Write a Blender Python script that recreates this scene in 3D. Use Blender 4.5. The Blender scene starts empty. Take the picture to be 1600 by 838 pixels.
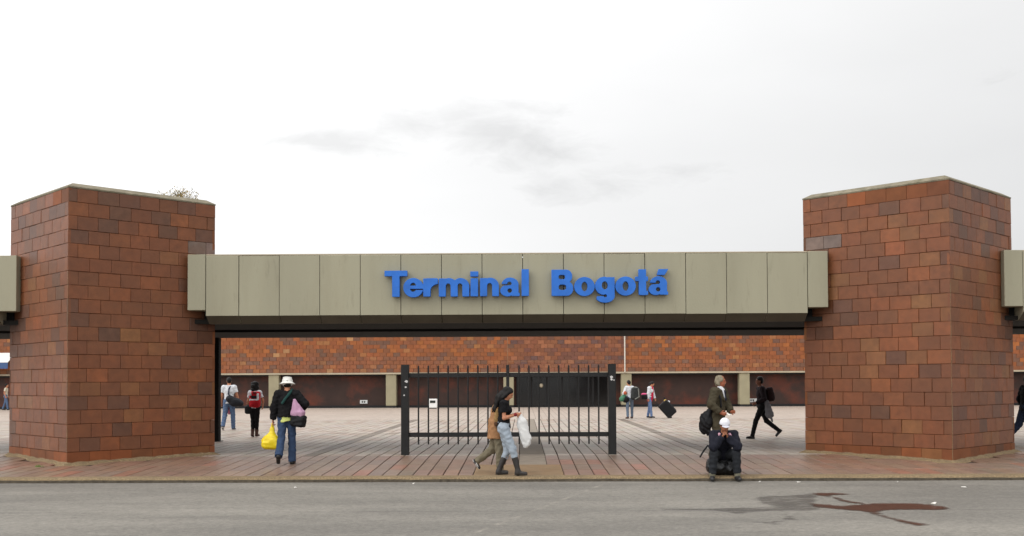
import bpy, math, random
import numpy as np
from mathutils import Vector, Matrix
random.seed(7); np.random.seed(7)
R = math.radians
sc = bpy.context.scene
col = sc.collection

# ------------------------------------------------------------------ camera
cam_d = bpy.data.cameras.new('camera'); cam = bpy.data.objects.new('camera', cam_d); col.objects.link(cam)
cam_d.sensor_width = 36; cam_d.lens = 36 * 1635 / 1600; cam_d.clip_end = 6000; cam_d.clip_start = .1
cam_d.shift_y = .0858
YAW, PITCH, ROLL = R(.6), R(1.5), R(-.24)
fw = Vector((-math.sin(YAW) * math.cos(PITCH), math.cos(YAW) * math.cos(PITCH), math.sin(PITCH)))
rt0 = Vector((math.cos(YAW), math.sin(YAW), 0)); up0 = rt0.cross(fw)
rt = math.cos(ROLL) * rt0 + math.sin(ROLL) * up0; up = -math.sin(ROLL) * rt0 + math.cos(ROLL) * up0
cam.matrix_world = Matrix(((rt.x, up.x, -fw.x, 0), (rt.y, up.y, -fw.y, 0), (rt.z, up.z, -fw.z, 1.58), (0, 0, 0, 1)))
sc.camera = cam

# ------------------------------------------------------------------ sky (overcast) and sun
SUN = Vector((-.60, -.42, .68)).normalized()
wd = bpy.data.worlds.new('World'); sc.world = wd; wd.use_nodes = True
nt = wd.node_tree; nt.nodes.clear()
def N(t, **k):
    n = nt.nodes.new(t)
    for a, v in k.items(): setattr(n, a, v)
    return n
def L(a, b): nt.links.new(a, b)
def mth(op, a, b=None, c=None, clamp=False):
    n = N('ShaderNodeMath', operation=op, use_clamp=clamp)
    for i, v in enumerate((a, b, c)):
        if v is None: continue
        if isinstance(v, (int, float)): n.inputs[i].default_value = v
        else: L(v, n.inputs[i])
    return n.outputs[0]
def vmth(op, a, b=None):
    n = N('ShaderNodeVectorMath', operation=op)
    for i, v in enumerate((a, b)):
        if v is None: continue
        if isinstance(v, (tuple, Vector)): n.inputs[i].default_value = tuple(v)
        else: L(v, n.inputs[i])
    return n
out = N('ShaderNodeOutputWorld'); bg = N('ShaderNodeBackground'); L(bg.outputs[0], out.inputs[0])
bg.inputs[1].default_value = .1
tc = N('ShaderNodeTexCoord'); dr = vmth('NORMALIZE', tc.outputs['Generated']).outputs[0]
sky = N('ShaderNodeTexSky', sky_type='NISHITA', sun_disc=False)
sky.sun_elevation = math.asin(SUN.z); sky.sun_rotation = math.atan2(SUN.x, SUN.y)
glow = mth('MULTIPLY_ADD', vmth('DOT_PRODUCT', dr, SUN).outputs['Value'], 8.4, 12.5)   # cloud layer, brighter towards the veiled sun
nz = N('ShaderNodeTexNoise'); nz.inputs['Scale'].default_value = 1; nz.inputs['Detail'].default_value = 7; nz.inputs['Roughness'].default_value = .62
L(vmth('MULTIPLY', dr, (11, 11, 34)).outputs[0], nz.inputs['Vector'])
nz2 = N('ShaderNodeTexNoise'); nz2.inputs['Scale'].default_value = 1; nz2.inputs['Detail'].default_value = 3
L(vmth('MULTIPLY', dr, (1.6, 1.6, 4)).outputs[0], nz2.inputs['Vector'])
def blob(c, rx, rz, gain):
    d = vmth('MULTIPLY', vmth('SUBTRACT', dr, Vector(c).normalized()).outputs[0], (1 / rx, .5, 1 / rz)).outputs[0]
    l = vmth('LENGTH', d).outputs['Value']
    return mth('MULTIPLY', mth('SUBTRACT', 1.0, l, clamp=True), gain)
def pxdir(px, py):
    return fw + rt * (px - 800) / 1635 - up * (py - 419 - .0858 * 1600) / 1635
bl = None
for (px, py, wx, wy, gn) in ((520, 222, 190, 44, .75), (640, 198, 190, 50, .65), (760, 200, 190, 64, .75), (850, 222, 130, 70, .75), (850, 296, 150, 50, .62), (960, 288, 190, 46, .6), (1070, 272, 110, 30, .5), (690, 328, 90, 16, .4), (5, 282, 60, 20, .6), (60, 270, 30, 12, .5), (0, 332, 40, 26, .6), (240, 235, 60, 8, .3)):
    b_ = blob(pxdir(px, py), wx / 1635, wy / 1635, gn)
    bl = b_ if bl is None else mth('MAXIMUM', bl, b_)
# warped noise gives the cloud bellies a ragged, layered edge
wv = N('ShaderNodeTexNoise'); wv.inputs['Scale'].default_value = 1; wv.inputs['Detail'].default_value = 4
L(vmth('MULTIPLY', dr, (9, 9, 20)).outputs[0], wv.inputs['Vector'])
warp = vmth('ADD', vmth('MULTIPLY', dr, (9, 9, 34)).outputs[0], vmth('MULTIPLY', wv.outputs['Color'], (1.6, 1.6, 1.6)).outputs[0]).outputs[0]
L(warp, nz.inputs['Vector'])
wisp = mth('MULTIPLY', mth('SUBTRACT', mth('ADD', mth('MULTIPLY', nz.outputs['Fac'], 1.5), bl), 1.0), 1.9, clamp=True)
layer = N('ShaderNodeTexNoise'); layer.inputs['Scale'].default_value = 1; layer.inputs['Detail'].default_value = 5; layer.inputs['Roughness'].default_value = .5
L(vmth('MULTIPLY', dr, (2.6, 2.6, 8)).outputs[0], layer.inputs['Vector'])
soft = mth('ADD', mth('MULTIPLY', mth('SUBTRACT', nz2.outputs['Fac'], .5), -.14), mth('MULTIPLY', mth('SUBTRACT', layer.outputs['Fac'], .5), -.16))
lum = mth('MULTIPLY', glow, mth('ADD', mth('SUBTRACT', 1.0, mth('MULTIPLY', wisp, .17)), soft))
cc = N('ShaderNodeCombineColor'); L(lum, cc.inputs[0]); L(lum, cc.inputs[1]); L(mth('MULTIPLY', lum, 1.0), cc.inputs[2])
mx = N('ShaderNodeMix', data_type='RGBA'); mx.inputs[0].default_value = .965
L(sky.outputs[0], mx.inputs[6]); L(cc.outputs[0], mx.inputs[7]); L(mx.outputs[2], bg.inputs[0])

sun_d = bpy.data.lights.new('sun', 'SUN'); sun = bpy.data.objects.new('sun', sun_d); col.objects.link(sun)
sun_d.energy = .6; sun_d.angle = R(28); sun_d.color = (1, .96, .9)
sun.rotation_euler = (-SUN).to_track_quat('-Z', 'Y').to_euler()
sc.view_settings.view_transform = 'Standard'; sc.view_settings.look = 'None'
sc.view_settings.exposure = 0; sc.view_settings.gamma = 1; sc.view_settings.use_curve_mapping = False

# ------------------------------------------------------------------ colour and material helpers
def lin(r, g, b, k=1.0):
    return tuple(((v / 255) / 12.92 if v / 255 < .04045 else ((v / 255 + .055) / 1.055) ** 2.4) * k for v in (r, g, b))
MATS = {}
def mat(name, color=(.5, .5, .5), src='const', rough=.7, var=.12, scale=6, bump=.2, bscale=None, spec=.4, metal=0, dirt=None, streak=False, detail=5, coat=0, grime=None):
    """procedural material: base colour (constant, object colour or colour attribute) x noise variation, optional dirt, bump"""
    if name in MATS: return MATS[name]
    m = bpy.data.materials.new(name); m.use_nodes = True; t = m.node_tree; t.nodes.clear()
    def n(ty, **k):
        x = t.nodes.new(ty)
        for a, v in k.items(): setattr(x, a, v)
        return x
    lk = t.links.new
    o = n('ShaderNodeOutputMaterial'); p = n('ShaderNodeBsdfPrincipled'); lk(p.outputs[0], o.inputs[0])
    p.inputs['Roughness'].default_value = rough; p.inputs['Metallic'].default_value = metal
    p.inputs['Specular IOR Level'].default_value = spec; p.inputs['Coat Weight'].default_value = coat
    if src == 'obj': c = n('ShaderNodeObjectInfo').outputs['Color']
    elif src == 'attr': c = n('ShaderNodeVertexColor', layer_name='tint').outputs['Color']
    else:
        q = n('ShaderNodeRGB'); q.outputs[0].default_value = (*color, 1); c = q.outputs[0]
    g = n('ShaderNodeNewGeometry'); mp = n('ShaderNodeMapping'); lk(g.outputs['Position'], mp.inputs[0])
    if streak: mp.inputs['Scale'].default_value = (1, 1, .18)
    z = n('ShaderNodeTexNoise'); z.inputs['Scale'].default_value = scale; z.inputs['Detail'].default_value = detail; lk(mp.outputs[0], z.inputs['Vector'])
    mr = n('ShaderNodeMapRange'); mr.inputs[1].default_value = .25; mr.inputs[2].default_value = .75; mr.inputs[3].default_value = 1 - var; mr.inputs[4].default_value = 1 + var
    lk(z.outputs['Fac'], mr.inputs[0])
    mu = n('ShaderNodeVectorMath', operation='SCALE'); lk(c, mu.inputs[0]); lk(mr.outputs[0], mu.inputs[3])
    cout = mu.outputs[0]
    for layer in (dirt, grime):
        if not layer: continue
        dcol, dscale, lo, hi, amt = layer
        z2 = n('ShaderNodeTexNoise'); z2.inputs['Scale'].default_value = dscale; z2.inputs['Detail'].default_value = 7; z2.inputs['Roughness'].default_value = .65
        lk(mp.outputs[0], z2.inputs['Vector'])
        r2 = n('ShaderNodeMapRange'); r2.inputs[1].default_value = lo; r2.inputs[2].default_value = hi; r2.inputs[3].default_value = 0; r2.inputs[4].default_value = amt
        lk(z2.outputs['Fac'], r2.inputs[0])
        mi = n('ShaderNodeMix', data_type='RGBA'); lk(r2.outputs[0], mi.inputs[0]); lk(cout, mi.inputs[6]); mi.inputs[7].default_value = (*dcol, 1); cout = mi.outputs[2]
    lk(cout, p.inputs['Base Color'])
    if bump:
        z3 = n('ShaderNodeTexNoise'); z3.inputs['Scale'].default_value = bscale or scale * 6; z3.inputs['Detail'].default_value = 4; lk(g.outputs['Position'], z3.inputs['Vector'])
        b = n('ShaderNodeBump'); b.inputs['Strength'].default_value = bump; b.inputs['Distance'].default_value = .02; lk(z3.outputs['Fac'], b.inputs['Height']); lk(b.outputs[0], p.inputs['Normal'])
    MATS[name] = m
    return m

# ------------------------------------------------------------------ object helpers
ORG = {}
def tag(o, label=None, cat=None, group=None, kind=None):
    if label: o['label'] = label
    if cat: o['category'] = cat
    if group: o['group'] = group
    if kind: o['kind'] = kind
    return o
def thing(name, loc, label, cat, group=None, rz=0):
    o = bpy.data.objects.new(name, None); o.empty_display_size = .2; o.location = loc; o.rotation_euler.z = rz
    col.objects.link(o); ORG[o] = Vector(loc); return tag(o, label, cat, group)
def mesh(name, v, f, smooth=False):
    me = bpy.data.meshes.new(name); me.from_pydata([tuple(x) for x in v], [], [tuple(x) for x in f]); me.update()
    if smooth: me.polygons.foreach_set('use_smooth', [True] * len(me.polygons))
    return me
def put(name, me, m, parent=None, loc=(0, 0, 0), rz=0, scale=None, color=None, local=False):
    """link a mesh; loc is a world place unless local"""
    o = bpy.data.objects.new(name, me); col.objects.link(o)
    if m and not me.materials: me.materials.append(m)
    loc = Vector(loc); ORG[o] = loc
    if parent is not None:
        o.parent = parent
        if not local: loc = loc - ORG[parent]
    o.location = loc; o.rotation_euler.z = rz
    if scale: o.scale = scale
    if color: o.color = (*color, 1)
    return o
class MB:
    def __init__(s): s.v = []; s.f = []; s.c = []
    def add(s, v, f, c=None):
        b = len(s.v); s.v += [tuple(x) for x in v]; s.f += [tuple(i + b for i in q) for q in f]; s.c += [c] * len(f); return s
    def box(s, x0, x1, y0, y1, z0, z1, c=None):
        v = [(x, y, z) for z in (z0, z1) for y in (y0, y1) for x in (x0, x1)]
        return s.add(v, [(0, 2, 3, 1), (4, 5, 7, 6), (0, 1, 5, 4), (2, 6, 7, 3), (0, 4, 6, 2), (1, 3, 7, 5)], c)
    def bbox(s, x0, x1, y0, y1, z0, z1, b=.008, c=None):
        """box with all vertical and front edges chamfered"""
        v = []
        for (ix, z) in ((b, z0), (0, z0 + b), (0, z1 - b), (b, z1)):
            a0, a1, b0, b1 = x0 + ix, x1 - ix, y0 + ix, y1 - ix
            v += [(a0 + b, b0, z), (a1 - b, b0, z), (a1, b0 + b, z), (a1, b1 - b, z), (a1 - b, b1, z), (a0 + b, b1, z), (a0, b1 - b, z), (a0, b0 + b, z)]
        f = [tuple(reversed(range(8))), tuple(range(24, 32))]
        for k in range(3):
            for i in range(8):
                j = (i + 1) % 8; f.append((k * 8 + i, k * 8 + j, k * 8 + 8 + j, k * 8 + 8 + i))
        return s.add(v, f, c)
    def prism_x(s, prof, x0, x1, c=None):
        n = len(prof); v = [(x0, y, z) for y, z in prof] + [(x1, y, z) for y, z in prof]
        f = [tuple(range(n)), tuple(reversed(range(n, 2 * n)))] + [(i, i + n, (i + 1) % n + n, (i + 1) % n) for i in range(n)]
        return s.add(v, f, c)
    def tube(s, pts, r, n=8, c=None):
        pts = [Vector(p) for p in pts]; rr = r if isinstance(r, (list, tuple)) else [r] * len(pts); v = []; f = []
        for i, p in enumerate(pts):
            d = (pts[min(i + 1, len(pts) - 1)] - pts[max(i - 1, 0)]).normalized()
            a = d.orthogonal().normalized() if abs(d.z) > .9 else d.cross(Vector((0, 0, 1))).normalized(); b = d.cross(a)
            v += [p + (a * math.cos(2 * math.pi * k / n) + b * math.sin(2 * math.pi * k / n)) * rr[i] for k in range(n)]
        for i in range(len(pts) - 1):
            for k in range(n): f.append((i * n + k, i * n + (k + 1) % n, (i + 1) * n + (k + 1) % n, (i + 1) * n + k))
        f += [tuple(reversed(range(n))), tuple(range((len(pts) - 1) * n, len(pts) * n))]
        return s.add(v, f, c)
    def mesh(s, name, smooth=False):
        me = mesh(name, s.v, s.f, smooth)
        if any(c is not None for c in s.c):
            at = me.color_attributes.new('tint', 'FLOAT_COLOR', 'CORNER'); buf = []
            for p, c in zip(me.polygons, s.c): buf += (list(c) + [1]) * p.loop_total
            at.data.foreach_set('color', buf)
        return me
    def put(s, name, m, parent=None, loc=(0, 0, 0), smooth=False, **k):
        """vertices are world coordinates; the object's origin is put at loc"""
        l = Vector(loc); s.v = [tuple(Vector(p) - l) for p in s.v]
        return put(name, s.mesh(name, smooth), m, parent, loc, **k)

# ------------------------------------------------------------------ materials
def jit(c, a=.1): k = 1 + random.uniform(-a, a); return tuple(max(.003, x * k * (1 + random.uniform(-.03, .03))) for x in c)
M = dict(
    brick=mat('clay_block', src='obj', rough=.50, var=.22, scale=7, bump=.30, bscale=45, spec=.38, dirt=(lin(104, 64, 42), 1.1, .40, .66, .55), grime=(lin(60, 46, 38), 3.5, .56, .80, .45)),
    brick_far=mat('clay_block_tinted', src='attr', rough=.65, var=.15, scale=5, bump=.1, spec=.25),
    mortar_dark=mat('dark_mortar', lin(80, 53, 39), rough=.95, var=.25, scale=12),
    mortar_pale=mat('pale_mortar', lin(140, 104, 78), rough=.95, var=.25, scale=4),
    conc=mat('painted_concrete_panel', lin(155, 151, 130), rough=.7, var=.09, scale=1.1, bump=.14, bscale=30, spec=.25, dirt=(lin(100, 94, 78), 6, .57, .80, .42), streak=True, grime=(lin(124, 114, 92), 1.2, .50, .76, .25)),
    conc_under=mat('dark_underside_concrete', lin(82, 76, 63), rough=.85, var=.15, scale=2, bump=.15, bscale=40),
    coping=mat('mossy_concrete', lin(128, 120, 102), rough=.9, var=.3, scale=5, bump=.5, bscale=30, dirt=(lin(92, 88, 66), 3, .45, .7, .7)),
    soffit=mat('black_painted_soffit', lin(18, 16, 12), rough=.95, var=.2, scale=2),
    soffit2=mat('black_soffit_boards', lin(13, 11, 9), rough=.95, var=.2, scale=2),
    blue=mat('blue_letter_paint', lin(42, 106, 194), rough=.55, var=.16, scale=3.2, bump=.06, spec=.3, grime=(lin(40, 84, 160), 5, .56, .75, .5)),
    blackmetal=mat('worn_black_metal', lin(20, 20, 20), rough=.55, var=.25, scale=10, bump=.15, spec=.35, dirt=(lin(96, 94, 90), 9, .68, .8, .4)),
    sticker=mat('peeling_white_paint', lin(200, 198, 196), rough=.8, var=.2, scale=20),
    slab=mat('clay_paving_slab', src='obj', rough=.40, var=.20, scale=4, bump=.15, bscale=60, spec=.45, dirt=(lin(120, 108, 92), 1.6, .48, .75, .5)),
    slab_far=mat('clay_paving_slab_tinted', src='attr', rough=.5, var=.14, scale=2.2, bump=.12, bscale=40, spec=.4, dirt=(lin(150, 140, 124), 1.1, .48, .75, .45)),
    joint=mat('paving_joint', lin(56, 45, 38), rough=.95, var=.3, scale=6),
    aggregate=mat('exposed_aggregate', lin(136, 117, 88), rough=.9, var=.45, scale=38, bump=1, bscale=90, detail=2, dirt=(lin(110, 92, 70), 2, .45, .7, .6)),
    kerbface=mat('dirty_kerb_face', lin(86, 78, 66), rough=.95, var=.4, scale=14, bump=.8, bscale=60),
    patch=mat('stained_concrete', lin(134, 111, 84), rough=.85, var=.2, scale=5, bump=.3, bscale=50, dirt=(lin(120, 92, 62), 2.5, .45, .7, .6)),
    strip=mat('grey_concrete_strip', lin(132, 121, 108), rough=.8, var=.2, scale=5, bump=.2),
    dark_wall=mat('dark_brown_tile', lin(62, 40, 32), rough=.55, var=.25, scale=1.2, bump=.05, dirt=(lin(124, 56, 32), .55, .48, .70, .7)),
    column=mat('column_concrete', lin(150, 142, 116), rough=.8, var=.1, scale=2),
    lintel=mat('lintel_concrete', lin(172, 160, 138), rough=.8, var=.12, scale=2),
    glass=mat('dark_glass', lin(8, 8, 9), rough=.12, var=.05, bump=0, spec=.5),
    frame=mat('dark_frame', lin(22, 20, 20), rough=.5),
    white=mat('white_enamel', lin(225, 225, 222), rough=.5, var=.05),
    banner=mat('blue_banner', lin(60, 84, 128), rough=.6, var=.05),
    screen=mat('dark_display', lin(40, 44, 40), rough=.3, var=.1, bump=0),
    pipe=mat('pale_pipe', lin(205, 198, 186), rough=.6, var=.1),
    leaf=mat('dry_leaf', src='attr', rough=.8, var=.3, scale=20, bump=0),
    paper=mat('litter_paper', lin(226, 222, 214), rough=.9, var=.1),
)
# road: pale worn asphalt with tyre streaks
def road_material():
    m = bpy.data.materials.new('worn_asphalt'); m.use_nodes = True; t = m.node_tree; p = t.nodes['Principled BSDF']; lk = t.links.new
    def n(ty, **k):
        x = t.nodes.new(ty)
        for a, v in k.items(): setattr(x, a, v)
        return x
    def ma(op, a, b=None, clamp=False):
        x = n('ShaderNodeMath', operation=op, use_clamp=clamp)
        for i, v in enumerate((a, b)):
            if v is None: continue
            if isinstance(v, (int, float)): x.inputs[i].default_value = v
            else: lk(v, x.inputs[i])
        return x.outputs[0]
    g = n('ShaderNodeNewGeometry'); pos = g.outputs['Position']
    def noise(sc3, detail=5, ro=.5):
        mp = n('ShaderNodeMapping'); mp.inputs['Scale'].default_value = sc3; lk(pos, mp.inputs[0])
        z = n('ShaderNodeTexNoise'); z.inputs['Scale'].default_value = 1; z.inputs['Detail'].default_value = detail; z.inputs['Roughness'].default_value = ro; lk(mp.outputs[0], z.inputs['Vector']); return z.outputs['Fac']
    big = noise((.22, .9, 1), 6); fine = noise((60, 60, 60), 3, .7); strk = noise((.5, 5, 1), 6, .6); grit = noise((260, 260, 260), 2)
    c = n('ShaderNodeMix', data_type='RGBA'); lk(ma('MULTIPLY', ma('SUBTRACT', big, .35), 2.6, True), c.inputs[0])
    c.inputs[6].default_value = (*lin(114, 110, 103), 1); c.inputs[7].default_value = (*lin(139, 134, 125), 1)
    sep = n('ShaderNodeSeparateXYZ'); lk(pos, sep.inputs[0])
    def line(a, b, cc, w):                                   # |a x + b y + cc| < w
        d = ma('ABSOLUTE', ma('ADD', ma('ADD', ma('MULTIPLY', sep.outputs[0], a), ma('MULTIPLY', sep.outputs[1], b)), cc))
        return ma('SUBTRACT', 1, ma('DIVIDE', d, w), True)
    dark = ma('MULTIPLY', ma('SUBTRACT', strk, .56), 3.6, True); mot = noise((3.2, 5, 3), 7, .68); spots = ma('MULTIPLY', ma('SUBTRACT', noise((1.6, 7, 1), 5, .6), .66), 7, True)
    seam = ma('MULTIPLY', line(-.006, 1, -14.62, .10), ma('MULTIPLY', ma('SUBTRACT', noise((.35, 2, 1), 4), .36), 3.0, True))
    d2 = ma('MAXIMUM', ma('MULTIPLY', spots, .35), ma('MAXIMUM', ma('MULTIPLY', dark, .30), ma('MULTIPLY', seam, .62)))
    c2 = n('ShaderNodeMix', data_type='RGBA'); lk(d2, c2.inputs[0]); lk(c.outputs[2], c2.inputs[6]); c2.inputs[7].default_value = (*lin(88, 84, 80), 1)
    chalk = ma('MULTIPLY', line(.9486, -.3166, 4.515, .05), ma('MULTIPLY', ma('SUBTRACT', noise((3, 3, 3), 4), .42), 3, True))
    c3 = n('ShaderNodeMix', data_type='RGBA'); lk(ma('MULTIPLY', chalk, .55), c3.inputs[0]); lk(c2.outputs[2], c3.inputs[6]); c3.inputs[7].default_value = (*lin(176, 168, 154), 1)
    s = n('ShaderNodeVectorMath', operation='SCALE'); lk(c3.outputs[2], s.inputs[0]); lk(ma('ADD', ma('ADD', ma('MULTIPLY', mot, .6), ma('MULTIPLY', ma('ADD', noise((17, 26, 17), 4, .75), -.28), 2.2)), ma('ADD', ma('MULTIPLY', fine, .55), ma('MULTIPLY', grit, .4))), s.inputs[3])
    s2 = n('ShaderNodeVectorMath', operation='SCALE'); lk(s.outputs[0], s2.inputs[0]); s2.inputs[3].default_value = .75; lk(s2.outputs[0], p.inputs['Base Color']); p.inputs['Roughness'].default_value = .72; p.inputs['Specular IOR Level'].default_value = .35
    b = n('ShaderNodeBump'); b.inputs['Strength'].default_value = .5; b.inputs['Distance'].default_value = .01; lk(ma('ADD', fine, grit), b.inputs['Height']); lk(b.outputs[0], p.inputs['Normal'])
    return m
M['road'] = road_material()

# ------------------------------------------------------------------ the setting: ground, road, kerb, plaza
ZR = -.2                                    # road level; plaza is 0, the pavement ramps down to -.12 at the kerb
KY = 18.96                                  # road edge
def zg(y): return 0 if y >= 23 else -.12 * (23 - y) / (23 - KY)
def sheet(name, x0, x1, y0, y1, z, m, nx=1, ny=1):
    v = [(x0 + (x1 - x0) * i / nx, y0 + (y1 - y0) * j / ny, z) for j in range(ny + 1) for i in range(nx + 1)]
    f = [(j * (nx + 1) + i, j * (nx + 1) + i + 1, (j + 1) * (nx + 1) + i + 1, (j + 1) * (nx + 1) + i) for j in range(ny) for i in range(nx)]
    return tag(put(name, mesh(name, v, f), m), kind='structure')
sheet('ground', -2500, 2500, -1500, 3500, -.32, mat('bare_earth', lin(120, 112, 98), var=.2, scale=.3, rough=.95))
sheet('road', -160, 160, -14, KY + .02, ZR, M['road'])
kb = MB()                                   # kerb: aggregate edge with a worn, wavering lip
xs = np.arange(-60, 60.01, .25); prof = []
for i, x in enumerate(xs):
    w = .012 * math.sin(x * 1.7) + .010 * math.sin(x * 4.1 + 1) + random.uniform(-.006, .006); h = random.uniform(-.006, .006)
    prof.append([(KY + w, ZR - .1), (KY + w - .01, -.150 + h), (KY + .03 + w, -.120 + h), (KY + .08, -.112 + h * .5), (KY + .30, -.106), (KY + .30, -.3)])
for i, x in enumerate(xs): kb.v += [(x, y, z) for y, z in prof[i]]
for i in range(len(xs) - 1):
    for k in range(5): kb.f.append((i * 6 + k, (i + 1) * 6 + k, (i + 1) * 6 + k + 1, i * 6 + k + 1)); kb.c.append(None)
ke = kb.put('kerb', M['aggregate'], smooth=False); ke.data.materials.append(M['kerbface'])
for p in ke.data.polygons:
    if p.normal.y < -.8: p.material_index = 1
tag(ke, kind='structure')
# paving bed (joints) under the slabs, and the far plaza where slabs can no longer be told apart
pv = tag(put('pavement', mesh('pavement', [(-60, KY + .28, zg(KY + .28) - .022), (60, KY + .28, zg(KY + .28) - .022), (60, 23, -.022), (-60, 23, -.022)], [(0, 1, 2, 3)]), M['joint']), kind='structure')
plaza = sheet('plaza', -60, 60, 23, 68.8, -.022, M['joint'])
def far_paving():
    m = bpy.data.materials.new('far_paving'); m.use_nodes = True; t = m.node_tree; p = t.nodes['Principled BSDF']; lk = t.links.new
    g = t.nodes.new('ShaderNodeNewGeometry'); mp = t.nodes.new('ShaderNodeMapping'); mp.inputs['Rotation'].default_value = (0, 0, R(90)); lk(g.outputs['Position'], mp.inputs[0])
    b = t.nodes.new('ShaderNodeTexBrick'); b.inputs['Scale'].default_value = 1; b.inputs['Brick Width'].default_value = 1.1; b.inputs['Row Height'].default_value = .28; b.inputs['Mortar Size'].default_value = .012
    b.offset = 0.0
    b.inputs['Color1'].default_value = (*lin(178, 165, 152), 1); b.inputs['Color2'].default_value = (*lin(166, 153, 141), 1); b.inputs['Mortar'].default_value = (*lin(112, 98, 88), 1)
    lk(mp.outputs[0], b.inputs['Vector'])
    z = t.nodes.new('ShaderNodeTexNoise'); z.inputs['Scale'].default_value = .35; z.inputs['Detail'].default_value = 6; lk(g.outputs['Position'], z.inputs['Vector'])
    mx = t.nodes.new('ShaderNodeMix'); mx.data_type = 'RGBA'; mx.inputs[7].default_value = (*lin(172, 157, 146), 1)
    mr = t.nodes.new('ShaderNodeMapRange'); mr.inputs[1].default_value = .4; mr.inputs[2].default_value = .7; mr.inputs[4].default_value = .7; lk(z.outputs['Fac'], mr.inputs[0]); lk(mr.outputs[0], mx.inputs[0]); lk(b.outputs[0], mx.inputs[6])
    lk(mx.outputs[2], p.inputs['Base Color']); p.inputs['Roughness'].default_value = .6; p.inputs['Specular IOR Level'].default_value = .3
    return m
FP = far_paving()
for sx in (-1, 1): put('far_paving', mesh('far_paving', [(sx * 60, 23, -.006), (sx * 60, 46, -.006), (sx * 35, 46, -.006), (sx * 35, 23, -.006)][::sx], [(0, 1, 2, 3)]), FP, plaza)
put('far_paving', mesh('far_paving', [(-60, 46, 0), (60, 46, 0), (60, 68.8, 0), (-60, 68.8, 0)], [(0, 1, 2, 3)]), FP, plaza)
# towers' footprints
TS = 3.3; LT = Vector((-9.31, 21.28, 0)); RT = Vector((8.66, 21.24, 0)); q2 = math.sqrt(.5)
def in_tower(x, y, pad=.12):
    for c in (LT, RT):
        d = Vector((x, y, 0)) - (c + Vector((0, TS * q2, 0)))
        if abs(d.x) + abs(d.y) < TS * q2 + pad: return True
    return False
# individual slabs on the pavement ramp (shared mesh), the others joined
PW = .28; rows = [19.27, 20.2, 21.13, 22.06, 22.98]
sm = []
for k in range(4):
    b = MB().bbox(-.5, .5, -.5, .5, -1, 0, .0)
    j = [random.uniform(-.006, .006) for _ in range(4)]
    e = .030; f = .012
    v = [(-.5, -.5, -1), (.5, -.5, -1), (.5, .5, -1), (-.5, .5, -1), (-.5, -.5, -.25), (.5, -.5, -.25), (.5, .5, -.25), (-.5, .5, -.25),
         (-.5 + e, -.5 + f, j[0]), (.5 - e, -.5 + f, j[1]), (.5 - e, .5 - f, j[2]), (-.5 + e, .5 - f, j[3])]
    sm.append(mesh('paving_slab', v, [(3, 2, 1, 0), (0, 1, 5, 4), (1, 2, 6, 5), (2, 3, 7, 6), (3, 0, 4, 7), (4, 5, 9, 8), (5, 6, 10, 9), (6, 7, 11, 10), (7, 4, 8, 11), (8, 9, 10, 11)]))
def slabcol(x, y):
    n = math.sin(x * .9 + y * .7) + math.sin(x * .37 - y * 1.3 + 2) * .8 + random.uniform(-1, 1)
    if y < 22.1 and random.random() < .07: return jit(lin(142, 101, 84), .08)
    if n > .9: return jit(lin(134, 104, 88), .10)
    if n < -.9: return jit(lin(124, 105, 92), .10)
    return jit(lin(130, 106, 91), .10)
PATCH = (-1.05, .72, 19.2, 21.1)
def blocked(x, y):
    if PATCH[0] < x < PATCH[1] and y < PATCH[3]: return True
    return in_tower(x, y)
cand = []
for r in range(4):
    y0, y1 = rows[r], rows[r + 1]; yc = (y0 + y1) / 2
    for i in range(-110, 110):
        x = -4.85 + (i + .5) * PW
        if blocked(x, yc) or (-.18 < x < .42 and yc > 21): continue
        cand.append((0 if abs(x + .2) < 10.6 else 1, x, y0, y1))
cand.sort(key=lambda c: (c[0], abs(c[1])))
rest = MB(); ns = 0; slope = math.atan(.12 / (23 - KY))
for k, (o_, x, y0, y1) in enumerate(cand):
    yc = (y0 + y1) / 2
    if ns < 300:
        o = put('paving_slab', random.choice(sm), M['slab'], pv, (x, yc, zg(yc) + random.uniform(-.002, .002)), scale=(PW - .019, y1 - y0 - .005, .03), color=slabcol(x, yc))
        o.rotation_euler = (slope, 0, 0); ns += 1
    else:
        e = .013; g = .003
        rest.add([(x - PW / 2 + e, y0 + g, zg(y0) - .02), (x + PW / 2 - e, y0 + g, zg(y0) - .02), (x + PW / 2 - e, y1 - g, zg(y1) - .02), (x - PW / 2 + e, y1 - g, zg(y1) - .02),
                  (x - PW / 2 + e, y0 + g, zg(y0)), (x + PW / 2 - e, y0 + g, zg(y0)), (x + PW / 2 - e, y1 - g, zg(y1)), (x - PW / 2 + e, y1 - g, zg(y1))],
                 [(4, 5, 6, 7), (0, 1, 5, 4), (1, 2, 6, 5), (2, 3, 7, 6), (3, 0, 4, 7)], slabcol(x, yc))
tag(rest.put('paving_slabs', M['slab_far'], pv), kind='stuff')
pl = MB(); y = 23.02
RL = [23.02, 23.55, 24.7, 25.85, 27.0, 28.05, 29.1, 30.15, 31.2, 32.25, 33.2]; y = 33.32
while y < 45.9: RL.append(y); y += 1.04
RL.append(46.0)
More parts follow.
